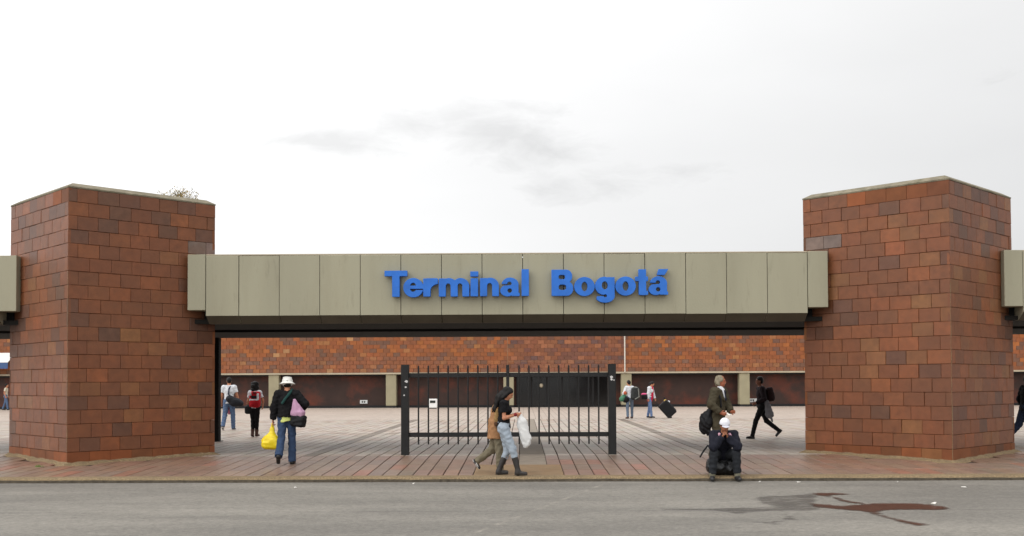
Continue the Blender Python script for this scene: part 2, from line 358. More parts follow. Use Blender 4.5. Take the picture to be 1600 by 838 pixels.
for j in range(len(RL) - 1):
    y0, y1 = RL[j], RL[j + 1]
    if y1 - y0 < .2: continue
    for i in range(-130, 140):
        x = -4.85 + (i + .5) * PW
        if in_tower(x, (y0 + y1) / 2) or -.18 < x < .42: continue
        g = .010 if j in (1, 4, 10) else .003; e = .013; dz = random.uniform(-.003, .002)
        cl = jit(lin(168, 156, 144) if random.random() < .75 else lin(160, 142, 128), .07)
        if abs(x + 4.71) < .1 or abs(x - 4.25) < .1: cl = jit(lin(112, 99, 86), .06)
        pl.add([(x - PW / 2 + e, y0 + g, -.02), (x + PW / 2 - e, y0 + g, -.02), (x + PW / 2 - e, y1 - g, -.02), (x - PW / 2 + e, y1 - g, -.02),
                (x - PW / 2 + e, y0 + g, dz), (x + PW / 2 - e, y0 + g, dz), (x + PW / 2 - e, y1 - g, dz), (x - PW / 2 + e, y1 - g, dz)],
               [(4, 5, 6, 7), (0, 1, 5, 4), (1, 2, 6, 5), (2, 3, 7, 6), (3, 0, 4, 7)], cl)
tag(pl.put('paving_slabs', M['slab_far'], plaza), kind='stuff')
# concrete strips and the stained patch in front of the gate
MB().box(-.086, .466, 23.03, 46, -.05, -.004).put('concrete_strip', M['strip'], plaza)
MB().add([(-.086, 21.12, zg(21.12) - .004), (.466, 21.12, zg(21.12) - .004), (.466, 22.99, -.004), (-.086, 22.99, -.004)], [(0, 1, 2, 3)]).put('concrete_strip', M['strip'], pv)
MB().add([(-.925, 19.27, zg(19.27) - .003), (.745, 19.27, zg(19.27) - .003), (.745, 21.12, zg(21.12) - .003), (-.925, 21.12, zg(21.12) - .003)], [(0, 1, 2, 3)]).put('concrete_patch', M['patch'], pv)
MB().box(-60, 60, 33.21, 33.31, -.04, -.010).put('gravel_channel', M['aggregate'], plaza)

# spilled liquid on the road: flat stains with their own outline
def stain(name, pts, m, label, z):
    """a thin soaked patch: fine grid inside a traced outline, 'tint' holds how deep inside the outline a point lies"""
    pts = [Vector((x, y, 0)) for x, y in pts]; out = []; n = len(pts)
    for i in range(n):
        p0, p1, p2, p3 = pts[i - 1], pts[i], pts[(i + 1) % n], pts[(i + 2) % n]
        for k in range(5):
            t = k / 5; q = .5 * ((2 * p1) + (p2 - p0) * t + (2 * p0 - 5 * p1 + 4 * p2 - p3) * t * t + (3 * p1 - p0 - 3 * p2 + p3) * t ** 3); out.append((q.x, q.y))
    o = np.array(out); a, b = o, np.roll(o, -1, 0); h = .035
    X, Y = np.meshgrid(np.arange(o[:, 0].min() - .2, o[:, 0].max() + .2, h), np.arange(o[:, 1].min() - .3, o[:, 1].max() + .3, h * 1.6), indexing='ij')
    D = np.full(X.shape, 9.); ins = np.zeros(X.shape, bool)
    for (ax, ay), (bx, by) in zip(a, b):
        ex, ey = bx - ax, by - ay; t = np.clip(((X - ax) * ex + (Y - ay) * ey) / (ex * ex + ey * ey + 1e-9), 0, 1); D = np.minimum(D, np.hypot(X - ax - t * ex, Y - ay - t * ey))
        c = ((ay > Y) != (by > Y)) & (X < ex * (Y - ay) / (ey if abs(ey) > 1e-9 else 1e-9) + ax); ins ^= c
    D = np.where(ins, D, -D); ok = D > -.12; cells = np.argwhere(ok[1:, 1:] | ok[:-1, 1:] | ok[1:, :-1] | ok[:-1, :-1])
    idx = {}; v = []; f = []; g = []
    def vid(i, j):
        if (i, j) not in idx: idx[(i, j)] = len(v); v.append((X[i, j], Y[i, j], 0)); g.append(min(1, max(0, .5 + D[i, j] / .22)))
        return idx[(i, j)]
    for i, j in cells: f.append((vid(i, j), vid(i + 1, j), vid(i + 1, j + 1), vid(i, j + 1)))
    c0 = Vector((o[:, 0].mean(), o[:, 1].mean(), 0)); me = mesh(name, [Vector(p) - c0 for p in v], f)
    at = me.color_attributes.new('tint', 'FLOAT_COLOR', 'POINT'); at.data.foreach_set('color', [c for q in g for c in (q, q, q, 1)])
    c0.z = z
    return tag(put(name, me, m, None, c0), label, 'stain')
def soak(m, amt, sc3, rag, off):
    t = m.node_tree; o = [n for n in t.nodes if n.type == 'OUTPUT_MATERIAL'][0]; p = [n for n in t.nodes if n.type == 'BSDF_PRINCIPLED'][0]; lk = t.links.new
    g = t.nodes.new('ShaderNodeNewGeometry'); mp = t.nodes.new('ShaderNodeMapping'); mp.inputs['Scale'].default_value = sc3; lk(g.outputs['Position'], mp.inputs[0])
    z = t.nodes.new('ShaderNodeTexNoise'); z.inputs['Scale'].default_value = 1; z.inputs['Detail'].default_value = 7; z.inputs['Roughness'].default_value = .7; lk(mp.outputs[0], z.inputs['Vector'])
    vc = t.nodes.new('ShaderNodeVertexColor'); vc.layer_name = 'tint'
    a = t.nodes.new('ShaderNodeMath'); a.operation = 'MULTIPLY_ADD'; lk(z.outputs['Fac'], a.inputs[0]); a.inputs[1].default_value = rag; lk(vc.outputs['Color'], a.inputs[2])
    r = t.nodes.new('ShaderNodeMapRange'); r.inputs[1].default_value = .38 + rag * .5 + off; r.inputs[2].default_value = .85 + rag * .5 + off; r.inputs[4].default_value = amt; lk(a.outputs[0], r.inputs[0])
    tr = t.nodes.new('ShaderNodeBsdfTransparent'); mx = t.nodes.new('ShaderNodeMixShader'); lk(r.outputs[0], mx.inputs[0]); lk(tr.outputs[0], mx.inputs[1]); lk(p.outputs[0], mx.inputs[2]); lk(mx.outputs[0], o.inputs[0]); return m
wet_red = mat('wet_red_brown_spill', lin(66, 40, 31), rough=.30, var=.25, scale=5, bump=.15, bscale=120, spec=.5)
wet_grey = mat('damp_asphalt', lin(84, 78, 73), rough=.5, var=.22, scale=6, bump=.3, bscale=150)
stain('wet_stain', [(4.19, 15.4), (4.41, 15.27), (4.61, 15.14), (5.03, 15.38), (5.45, 15.42), (5.78, 15.36), (5.95, 15.06), (5.99, 14.75), (5.75, 14.57), (5.49, 14.6), (5.15, 14.59), (4.89, 14.43), (4.8, 14.0), (4.89, 13.55), (5.01, 13.21), (5.04, 13.08), (4.9, 12.99), (4.78, 13.12), (4.72, 13.6), (4.68, 14.01), (4.65, 14.39), (4.45, 14.62), (4.23, 14.84), (4.12, 15.03)],
      wet_red, 'long wet red brown spill forking on the grey road', ZR + .005)
stain('wet_streak', [(4.6, 16.84), (4.94, 16.86), (5.18, 16.67), (5.03, 16.53), (4.82, 16.47), (4.85, 16.05), (4.86, 15.78), (5.01, 15.43), (4.92, 15.31), (4.74, 15.57), (4.72, 15.97), (4.72, 16.33), (4.58, 16.48)],
      wet_red, 'thin bent dark streak above the red brown spill on the road', ZR + .006)
stain('damp_stain', [(3.55, 16.22), (3.83, 16.5), (4.19, 16.55), (4.57, 16.81), (4.64, 16.42), (4.33, 15.53), (4.33, 15.15), (4.15, 14.65), (3.92, 14.5), (3.61, 14.51), (3.6, 13.82), (3.59, 13.58), (3.35, 13.47), (3.2, 13.15), (3.0, 13.25), (2.89, 13.44), (3.24, 13.53), (3.43, 14.03), (3.5, 14.53), (3.29, 14.43), (2.9, 14.26), (2.79, 14.37), (2.5, 14.6), (1.96, 14.68), (1.98, 14.85), (2.55, 14.86), (2.99, 14.94), (3.42, 15.05), (3.5, 15.27), (3.43, 15.47)],
      wet_grey, 'faint damp grey patch trailing left of the red brown spill', ZR + .003)
soak(wet_red, .93, (9, 6, 1), 1.1, .08); soak(wet_grey, .62, (2.2, 7, 1), 2.2, .27)

# ------------------------------------------------------------------ gateway towers of large clay blocks
bm_ = []
for k in range(6):                                          # unit block: x 0..1, y 0 (front) .. 1 (back), z 0..1, front arris worn
    e, f = .012 + random.uniform(0, .012), .010 + random.uniform(0, .016); d = .13; j = lambda: random.uniform(-.007, .007)
    v = [(0, 1, 0), (1, 1, 0), (1, 1, 1), (0, 1, 1), (0, d, 0), (1, d, 0), (1, d, 1), (0, d, 1),
         (e + j(), j() * 4, f + j()), (1 - e + j(), j() * 4, f + j()), (1 - e + j(), j() * 4, 1 - f + j()), (e + j(), j() * 4, 1 - f + j())]
    bm_.append(mesh('brick', v, [(0, 1, 5, 4), (1, 2, 6, 5), (2, 3, 7, 6), (3, 0, 4, 7), (4, 5, 9, 8), (5, 6, 10, 9), (6, 7, 11, 10), (7, 4, 8, 11), (8, 9, 10, 11)]))
CH = .2815; Z0 = -.08
def row_cuts(i, length, w=.445):
    x = -(w * (.5 if i % 2 else .0)) + random.uniform(-.05, .05); cuts = [0]
    while True:
        x += w * random.uniform(.95, 1.05)
        if x < .10: continue
        if x > length - .10: break
        cuts.append(x)
    return cuts + [length]
def tower_colour(which, face, u, z):
    r = random.random(); hi = max(0, min(1, (z - 2.6) / 2.5))
    red, brown, dark, orange, tan = lin(117, 69, 41), lin(110, 67, 42), lin(94, 63, 47), lin(129, 75, 43), lin(123, 80, 48)
    if which == 'L': w = (.44 - .12 * hi, .26, .08 + .20 * hi, .14, .08)
    else: w = (.36, .27, .07 + .05 * hi, .18, .12)
    if which == 'R' and z < 1.2: w = (.46, .24, .18, .06, .06)
    a = 0
    for c, ww in zip((red, brown, dark, orange, tan), w):
        a += ww
        if r < a: break
    return jit(c, .09)
def tower(C, which, top, label):
    t = thing('brick_tower', C, label, 'tower', 'gateway towers')
    h = TS * q2; n = 0
    MBc = MB(); I = .045 * math.sqrt(2)
    ring = [(C.x, C.y + I), (C.x + h - I, C.y + h), (C.x, C.y + 2 * h - I), (C.x - h + I, C.y + h)]
    MBc.add([(x, y, -.3) for x, y in ring] + [(x, y, top - .02) for x, y in ring], [(3, 2, 1, 0), (4, 5, 6, 7)] + [(i, (i + 1) % 4, (i + 1) % 4 + 4, i + 4) for i in range(4)])
    MBc.put('core', M['mortar_dark'], t, C)
    courses = 20; ch = (top - Z0) / courses
    faces = [((C.x, C.y), (q2, q2), 'r'), ((C.x - h, C.y + h), (q2, -q2), 'l'), ((C.x + h, C.y + h), (-q2, q2), 'b'), ((C.x, C.y + 2 * h), (-q2, -q2), 'b')]
    st = MB()
    for (ox, oy), (tx, ty), f in faces:
        rz = math.atan2(ty, tx); nx, ny = ty, -tx
        for i in range(courses):
            cuts = row_cuts(i, TS); z = Z0 + i * ch
            for a, b in zip(cuts[:-1], cuts[1:]):
                g = random.uniform(.0015, .004); w = b - a - 2 * g; pr = random.uniform(-.006, .005)
                lc = Vector((ox + tx * (a + g) + nx * pr, oy + ty * (a + g) + ny * pr, z + .003))
                cl = tower_colour(which, f, a, z)
                # soot under the ends of the beams
                inner = (f == 'r' and which == 'L') or (f == 'l' and which == 'R')
                outer = f != 'b' and not inner
                if f != 'b':
                    um = (a + b) / 2 if f == 'r' else TS - (a + b) / 2          # distance from the front corner
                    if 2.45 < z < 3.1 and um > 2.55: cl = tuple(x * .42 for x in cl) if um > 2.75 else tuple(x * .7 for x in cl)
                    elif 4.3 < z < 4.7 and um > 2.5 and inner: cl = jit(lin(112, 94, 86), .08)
                if f != 'b' and i > 0 and n < 300:
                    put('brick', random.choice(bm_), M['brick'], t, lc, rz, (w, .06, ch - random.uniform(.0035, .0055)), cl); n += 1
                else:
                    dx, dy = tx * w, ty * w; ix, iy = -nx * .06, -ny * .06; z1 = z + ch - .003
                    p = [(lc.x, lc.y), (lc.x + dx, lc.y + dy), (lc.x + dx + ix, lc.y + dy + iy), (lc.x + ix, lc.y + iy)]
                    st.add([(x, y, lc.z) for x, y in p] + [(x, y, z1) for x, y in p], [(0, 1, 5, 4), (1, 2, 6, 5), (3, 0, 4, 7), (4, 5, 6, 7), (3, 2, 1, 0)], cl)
    tag(st.put('bricks', M['brick_far'], t, C), kind='stuff')
    def sq(o): return [(C.x, C.y - o), (C.x + h + o, C.y + h), (C.x, C.y + 2 * h + o), (C.x - h - o, C.y + h)]
    def rings(name, levels, m):
        b = MB(); v = []; f = []
        for o, z in levels: v += [(x, y, z) for x, y in sq(o)]
        for k in range(len(levels) - 1): f += [(k * 4 + i, k * 4 + (i + 1) % 4, k * 4 + 4 + (i + 1) % 4, k * 4 + 4 + i) for i in range(4)]
        n_ = len(v); f.append((n_ - 4, n_ - 3, n_ - 2, n_ - 1)); b.add(v, f)
        return b.put(name, m, t, C)
    rings('coping', [(.005, top + .001), (.016, top + .030), (-.20, top + .125), (-.5, top + .13)], M['coping'])
    # rough aggregate skirt round the foot
    sv = []; sf = []; nseg = 30
    outl = sq(0); per = []
    for i in range(4):
        (ax, ay), (bx, by) = outl[i], outl[(i + 1) % 4]
        for k in range(nseg): per.append((ax + (bx - ax) * k / nseg, ay + (by - ay) * k / nseg))
    cx, cy = C.x, C.y + h; lv = ((.30, -.20), (.27, -.045), (.10, .015), (.0, .055), (-.1, .06))
    for o, z in lv:
        for (x, y) in per:
            s = 1 + (o + random.uniform(-.03, .03) * (o > .05)) / (h / math.sqrt(2)) / 1.0 * .72
            zz = z + (random.uniform(-.012, .012) if o < .25 else 0) + (zg(y - .2) if z > -.1 else 0)
            sv.append((cx + (x - cx) * s, cy + (y - cy) * s, zz))
    m_ = len(per)
    for k in range(len(lv) - 1): sf += [(k * m_ + i, k * m_ + (i + 1) % m_, (k + 1) * m_ + (i + 1) % m_, (k + 1) * m_ + i) for i in range(m_)]
    MB().add(sv, sf).put('base_skirt', M['aggregate'], t, C)
    zs = (-.02, 3.9) if which == 'L' else (.0, 3.6)
    MB().tube([(C.x + random.uniform(-.004, .004), C.y + .004, zs[0] + (zs[1] - zs[0]) * k / 14) for k in range(15)], [random.uniform(.002, .007) for k in range(15)], 6).put('corner_sealant', M['aggregate'], t, C)
    return t
tower(LT, 'L', 5.64, 'square reddish brown block tower left of the gate, dry weed growing on its top')
tower(RT, 'R', 5.68, 'square orange brown block tower right of the gate, near the seated man')

# ------------------------------------------------------------------ concrete beams of the gateway, each with panels and a dark soffit
BY = 23.0; ZT, ZB = 4.425, 3.095
def beam(x0, x1, joints, c0, c1, label, s0, s1):
    """x0..x1 panels, c0 / c1 outer ends of the collars (or None)"""
    t = thing('gateway_beam', ((x0 + x1) / 2, BY, ZB), label, 'beam', 'gateway beams')
    xs = [x0] + joints + [x1]
    for k, (a, b) in enumerate(zip(xs[:-1], xs[1:])):
        dy = random.uniform(-.007, .007); dz = random.uniform(-.004, .004)
        pr = [(BY + dy + .012, ZT + dz), (BY + dy, ZT - .012 + dz), (BY + dy, ZB + dz), (BY + dy + .25, ZB - .165), (BY + .42, ZB - .165), (BY + .42, ZT + dz)]
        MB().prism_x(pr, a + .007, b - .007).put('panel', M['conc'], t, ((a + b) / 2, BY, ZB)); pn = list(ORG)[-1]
        pn.data.materials.append(M['conc_under'])
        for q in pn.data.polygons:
            if q.center.z < -.02: q.material_index = 1  # chamfer and bottom faces get a darker concrete colour than the front
    MB().bbox(x0 + .003, x1 - .003, BY + .004, BY + .5, ZT + .005, ZT + .032, .004).put('capping', M['lintel'], t, ((x0 + x1) / 2, BY, ZB))
    for (e, x) in ((c0, x0), (c1, x1)):
        if e is None: continue
        a, b = (e, x - .008) if e < x else (x + .008, e)
        MB().bbox(a, b, BY - .02, BY + .6, ZB + .125, ZT + .03, .008).put('collar', M['conc'], t, ((a + b) / 2, BY, ZB))
    lo, hi = (c0 if c0 is not None else x0), (c1 if c1 is not None else x1)
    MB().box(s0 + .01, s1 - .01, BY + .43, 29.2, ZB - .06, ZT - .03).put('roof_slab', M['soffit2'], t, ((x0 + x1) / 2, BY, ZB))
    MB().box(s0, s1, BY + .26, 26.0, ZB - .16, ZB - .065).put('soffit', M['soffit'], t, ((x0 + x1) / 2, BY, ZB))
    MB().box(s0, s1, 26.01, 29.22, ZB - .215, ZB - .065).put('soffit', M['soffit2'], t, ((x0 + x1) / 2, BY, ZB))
    return t
jx = [-6.27 + .896 * i for i in range(14)]
beam(-7.0, 6.26, jx, -7.40, 6.70, 'long grey green concrete beam between the two towers, carrying the blue letters', -9.3, 8.64)
beam(-17.2, -11.62, [-12.5 - .9 * i for i in range(5)][::-1], None, -11.2, 'concrete beam end leaving the left tower at the left edge', -17.2, -9.32)
beam(10.96, 16.5, [11.7 + .9 * i for i in range(5)], 10.55, None, 'concrete beam end leaving the right tower at the right edge', 8.68, 16.5)
p = thing('canopy_post', (-8.42, 29.0, 0), 'slim black post behind the left tower holding the beam roof', 'post')
MB().box(-8.55, -8.43, 28.9, 29.13, .02, 2.87).put('shaft', M['soffit2'], p, (-8.42, 29, 0))
MB().box(-8.60, -8.38, 28.85, 29.18, -.02, .02).put('base_plate', M['frame'], p, (-8.42, 29, 0))

# ------------------------------------------------------------------ blue letters: glyphs drawn from simple shapes, traced and extruded
GX, GY = np.meshgrid(np.arange(-.1, 1.35, .0085), np.arange(-.4, 1.15, .0085), indexing='ij')
def rc(x0, y0, x1, y1): return np.maximum(np.maximum(x0 - GX, GX - x1), np.maximum(y0 - GY, GY - y1))
def el(cx, cy, rx, ry): return (np.sqrt(((GX - cx) / rx) ** 2 + ((GY - cy) / ry) ** 2) - 1) * min(rx, ry)
def rr(x0, y0, x1, y1, r):
    qx = np.abs(GX - (x0 + x1) / 2) - (x1 - x0) / 2 + r; qy = np.abs(GY - (y0 + y1) / 2) - (y1 - y0) / 2 + r
    return np.hypot(np.maximum(qx, 0), np.maximum(qy, 0)) + np.minimum(np.maximum(qx, qy), 0) - r
def U(*a): return np.minimum.reduce(a)
def I_(*a): return np.maximum.reduce(a)
def S(a, *b): return np.maximum(a, -np.minimum.reduce(b))
def arch(x0, x1, c0, c1):                                   # shoulder of n / m: outer x0..x1, counter c0..c1
    return S(U(I_(el((x0 + x1) / 2, .39, (x1 - x0) / 2, .315), rc(x0, .39, x1, 1)), rc(x0, 0, x1, .395)), U(rc(c0, -1, c1, .40), el((c0 + c1) / 2, .40, (c1 - c0) / 2, .10)))
def g_a():
    body = U(el(.27, .205, .275, .22), rc(.43, .0, .69, .44), I_(el(.37, .43, .325, .275), rc(-1, .40, 2, 2)), rr(.56, -.005, .735, .12, .03), rc(.27, .30, .5, .42))
    return S(body, el(.355, .205, .085, .085), U(rc(-.2, .40, .30, .455), el(.345, .475, .085, .072), I_(rc(-.2, .25, .12, .46), -el(.27, .205, .275, .22))))
def glyph(ch):
    if ch == 'T': return U(rc(0, .79, .865, 1), rc(.29, 0, .575, .9))
    if ch == 'l': return rc(0, 0, .28, 1.02)
    if ch == 'i': return U(rc(0, 0, .285, .69), rc(-.01, .76, .295, .95))
    if ch == 'o': return S(el(.388, .345, .39, .365), el(.388, .345, .115, .18))
    if ch == 'e': return S(el(.38, .345, .385, .37), I_(el(.37, .36, .125, .175), rc(0, .425, 1, 1)), I_(el(.37, .33, .125, .14), rc(0, -1, 1, .295)), rc(.27, .255, 1, .30))
    if ch == 'n': return U(rc(0, 0, .27, .69), arch(.06, .72, .27, .46))
    if ch == 'm': return U(rc(0, 0, .265, .69), arch(.06, .72, .265, .45), arch(.50, 1.16, .715, .895))
    if ch == 'r': return U(rc(0, 0, .275, .69), S(rr(.1, .25, .56, .70, .05), el(.60, .23, .325, .25)))
    if ch == 'a': return g_a()
    if ch == 'A': return U(g_a(), I_(rc(.3, .75, .75, .98), .88 * (GX - .46 - (GY - .75) * .62) - .13, -.88 * (GX - .46 - (GY - .75) * .30) - .13))
    if ch == 't': return U(rc(.13, .10, .41, .98), rc(0, .53, .485, .70), rr(.13, -.005, .485, .16, .05), I_(el(.33, .18, .20, .19), rc(-1, -1, .35, .3)))
    if ch == 'g': return S(U(el(.34, .36, .345, .345), rc(.46, -.06, .74, .69), I_(el(.375, -.03, .365, .255), rc(-1, -1, 2, .0)), rc(.3, -.05, .6, .05)), el(.365, .375, .115, .155), U(rc(-.2, -.035, .38, .015), el(.38, -.02, .07, .055), rc(-.2, -.12, .06, .0)))
    if ch == 'B': return S(U(rc(0, 0, .42, 1), rr(.1, .49, .785, 1, .235), rr(.1, 0, .825, .56, .26)), rr(.27, .635, .515, .80, .07), rr(.27, .225, .555, .43, .09))
def contours(F):
    s = F < 0; h = GX[1, 0] - GX[0, 0]; pos = {}; adj = {}
    def addp(c, p): pos.setdefault(c, []).append(p)
    for i, j in np.argwhere(s[1:] != s[:-1]):
        t = F[i, j] / (F[i, j] - F[i + 1, j]); q = (GX[i, j] + t * h, GY[i, j])
        a, b = (i, j - 1), (i, j); addp(a, q); addp(b, q); adj.setdefault(a, []).append(b); adj.setdefault(b, []).append(a)
    for i, j in np.argwhere(s[:, 1:] != s[:, :-1]):
        t = F[i, j] / (F[i, j] - F[i, j + 1]); q = (GX[i, j], GY[i, j] + t * h)
        a, b = (i - 1, j), (i, j); addp(a, q); addp(b, q); adj.setdefault(a, []).append(b); adj.setdefault(b, []).append(a)
    loops = []
    while adj:
        st = next(iter(adj)); lp = [st]; cur = st
        while True:
            nb = adj.get(cur)
            if not nb: adj.pop(cur, None); break
            nx = nb.pop(); 
            if not nb: adj.pop(cur)
            o = adj.get(nx)
            if o and cur in o:
                o.remove(cur)
                if not o: adj.pop(nx)
            if nx == st: break
            lp.append(nx); cur = nx
        if len(lp) > 8: loops.append([tuple(np.mean(pos[c], axis=0)) for c in lp])
    return loops
def simplify(lp, tol):
    keep = [lp[0]]; k = 0; n = len(lp)
    while k < n - 1:
        j = k + 1
        while j + 1 < n:
            a, b = np.array(lp[k]), np.array(lp[j + 1]); d = b - a; l = np.hypot(*d)
            mid = np.array(lp[k + 1:j + 1]) - a
            if l < 1e-6 or np.max(np.abs(mid[:, 0] * d[1] - mid[:, 1] * d[0])) / l > tol: break
            j += 1
        keep.append(lp[j]); k = j
    return keep
sign = thing('sign_lettering', (0, BY - .10, 3.45), 'large blue raised letters reading Terminal Bogotá on the concrete beam', 'sign')
gm = {}
CAPH = .575; FD = BY / 1635
for ch, px, base in [('T', 601.3, 464.5), ('e', 630.8, 464.3), ('r', 661.7, 464), ('m', 686, 464), ('i', 735.5, 463.6), ('n', 750.2, 463.4), ('a', 782, 463.2), ('l', 815, 463), ('B', 861.8, 463), ('o', 897.2, 462.5), ('g', 929.8, 462), ('o', 961.3, 461.8), ('t', 992.4, 461.5), ('A', 1013.4, 461.2)]:
    if ch not in gm:
        cu = bpy.data.curves.new('letter', 'CURVE'); cu.dimensions = '2D'; cu.fill_mode = 'BOTH'; cu.extrude = .055; cu.bevel_depth = .004; cu.bevel_resolution = 1; cu.offset = -.004
        for lp in contours(glyph(ch)):
            lp = simplify(lp, .0016); sp = cu.splines.new('POLY'); sp.points.add(len(lp) - 1); sp.use_cyclic_u = True
            for p_, (x, y) in zip(sp.points, lp): p_.co = (x * CAPH, y * CAPH, 0, 1)
        tmp = bpy.data.objects.new('tmp', cu); me = bpy.data.meshes.new_from_object(tmp); bpy.data.objects.remove(tmp)
        for v in me.vertices: v.co = (v.co.x, -v.co.z, v.co.y)
        me.update(); me.name = 'letter'; gm[ch] = me
        # keep outward normals
        import bmesh
        b = bmesh.new(); b.from_mesh(me); bmesh.ops.recalc_face_normals(b, faces=b.faces); b.to_mesh(me); b.free()
    d = fw + rt * (px - 800) / 1635 - up * (base - 419 - .0858 * 1600) / 1635; s_ = (BY - .1) / d.y
    put('letter', gm[ch], M['blue'], sign, (d.x * s_, BY - .105, 1.58 + d.z * s_))
# ------------------------------------------------------------------ black iron gate under the beam
gate = thing('iron_gate', (-.34, 23.24, 0), 'free standing black iron railing panel with two thick posts under the beam', 'gate')
GP = Vector((-.34, 23.24, 0))
for x, st_ in ((-2.62, (1.62, 1.68)), (1.97, (1.70, 1.78))):
    po = MB().bbox(x - .085, x + .085, 23.155, 23.325, -.03, 2.0, .006).put('post', M['blackmetal'], gate, (x, 23.24, 0))
    for q in range(3):
        zc = st_[0] + random.uniform(-.02, .05) - q * (.14 if x < 0 else .03); xc = x + random.uniform(-.04, .04); r0 = .038 - q * .010
        v = [(xc + math.cos(a) * r0 * random.uniform(.6, 1.2), 23.1535 - q * .0006, zc + math.sin(a) * r0 * random.uniform(.5, 1)) for a in [k * math.pi / 5 for k in range(10)]]
        MB().add(v, [tuple(range(10))]).put('peeling_sticker', M['sticker'], po, (x, 23.15, zc))
MB().bbox(-.375, -.305, 23.2, 23.28, -.03, 1.99, .004).put('middle_post', M['blackmetal'], gate, (-.34, 23.24, 0))
for z in (1.765, .445): 
    for a, b in ((-2.535, -.376), (-.304, 1.885)):
        MB().bbox(a, b, 23.215, 23.265, z - .05, z + .05, .005).put('rail', M['blackmetal'], gate, ((a + b) / 2, 23.24, z))
bar = MB().tube([(0, 0, .23), (0, 0, 1.96), (0, 0, 1.985)], [.018, .018, .007], 8).mesh('bar')
for i in range(9):
    for x in (-2.325 + .2205 * i, -.09 + .2205 * i): put('bar', bar, M['blackmetal'], gate, (x, 23.24 - .012, 0))

# ------------------------------------------------------------------ terminal building across the plaza
BF = 68.6; BZ = 2.22
b0 = thing('terminal_building', (0, BF, 0), 'long low brick terminal building across the plaza with overhanging upper storey', 'building')
MB().box(-46, 46, BF + .05, 90, BZ + .09, 7.4).put('upper_wall', M['mortar_pale'], b0, (0, BF, 0))
MB().box(-46.05, 46.05, BF - .06, BF + .45, BZ - .02, BZ + .088).put('lintel', M['lintel'], b0, (0, BF, 0))
MB().box(-46.1, 46.1, BF - .1, 90.1, 7.41, 7.6).put('roof_coping', M['coping'], b0, (0, BF, 0))
MB().box(-46, 46, BF + 1.3, BF + 1.6, -.05, BZ - .03).put('recessed_wall', M['dark_wall'], b0, (0, BF, 0))
MB().box(-46, 46, BF + .46, BF + 1.29, BZ - .12, BZ - .03).put('recess_ceiling', M['frame'], b0, (0, BF, 0))
MB().box(-46, 46, BF + 1.22, BF + 1.295, -.02, .14).put('plinth', M['frame'], b0, (0, BF, 0))
def bcol(x):
    r = random.random()
    if -1.0 < x < 6.6: pal = ((.45, lin(128, 80, 56)), (.75, lin(112, 74, 60)), (.9, lin(146, 94, 66)), (1, lin(98, 72, 66)))
    else: pal = ((.44, lin(140, 83, 50)), (.70, lin(128, 80, 54)), (.83, lin(112, 80, 64)), (.95, lin(150, 90, 50)), (.993, lin(150, 100, 62)), (1, lin(164, 120, 82)))
    for a, c in pal:
        if r < a: return jit(c, .1)
bh = .262; bw = .44; nb = 0; bs = MB()
for j in range(20):
    z = BZ + .095 + j * bh; x = -45.9 + (bw / 2 if j % 2 else 0)
    while x < 45.4:
        c = bcol(x); w = bw - .018; h = bh - .007; pr = random.uniform(-.008, .0)
        if z + h > 7.39: break
        if j < 4 and -19.9 < x < 18.4 and nb < 300 and (j < 3 or nb < 300):
            put('brick', random.choice(bm_), M['brick'], b0, (x, BF + pr, z), 0, (w, .06, h), c); nb += 1
        else: bs.box(x, x + w, BF + pr, BF + .06, z, z + h, c)
        x += bw
tag(bs.put('bricks', M['brick_far'], b0, (0, BF, 0)), kind='stuff')
for k in range(-6, 7):
    x = -.95 + 7.72 * k
    c = MB().bbox(x - .34, x + .34, BF + .02, BF + .62, .13, BZ - .021, .03).put('column', M['column'], b0, (x, BF, 0))
    MB().box(x - .33, x + .33, BF + .03, BF + .61, -.02, .129).put('column_base', M['frame'], c, (x, BF, 0))
MB().tube([(6.66, BF - .12, BZ + .05), (6.66, BF - .12, 7.3)], .045).put('downpipe', M['pipe'], b0, (6.66, BF, BZ))
MB().box(5.50, 5.53, BF - .012, BF + .05, BZ + .1, 7.38).put('movement_joint', M['mortar_pale'], b0, (5.5, BF, BZ))
MB().box(-1.03, -.99, BF - .012, BF + .05, BZ + .1, 7.38).put('movement_joint', M['mortar_pale'], b0, (-1, BF, BZ))
MB().box(-.98, 5.49, BF - .010, BF + .05, BZ + .79, BZ + .815).put('movement_joint', M['mortar_pale'], b0, (2, BF, BZ))
for i in range(6):                                           # dark glazed doors
    x = -.45 + i * 1.02
    d = MB().box(x, x + 1.0, BF + 1.10, BF + 1.21, -.01, 2.08).put('glass_door', M['frame'], b0, (x, BF, 0))
    MB().box(x + .06, x + .94, BF + 1.085, BF + 1.099, .1, 1.98).put('pane', M['glass'], d, (x, BF, 0))
MB().tube([(1.2, BF + .62, BZ - .1), (1.2, BF + .62, 1.52)], .02).put('lamp_rod', M['frame'], b0, (1.2, BF, 2))
uv = MB(); nn = 10
sv = [(1.2 + .13 * math.cos(2 * math.pi * k / nn) * math.sin(math.pi * i / 6), BF + .62 + .13 * math.sin(2 * math.pi * k / nn) * math.sin(math.pi * i / 6), 1.42 + .14 * math.cos(math.pi * i / 6)) for i in range(7) for k in range(nn)]
uv.add(sv, [(i * nn + k, i * nn + (k + 1) % nn, (i + 1) * nn + (k + 1) % nn, (i + 1) * nn + k) for i in range(6) for k in range(nn)]).put('lamp_globe', M['lintel'], b0, (1.2, BF, 1.4), smooth=True)
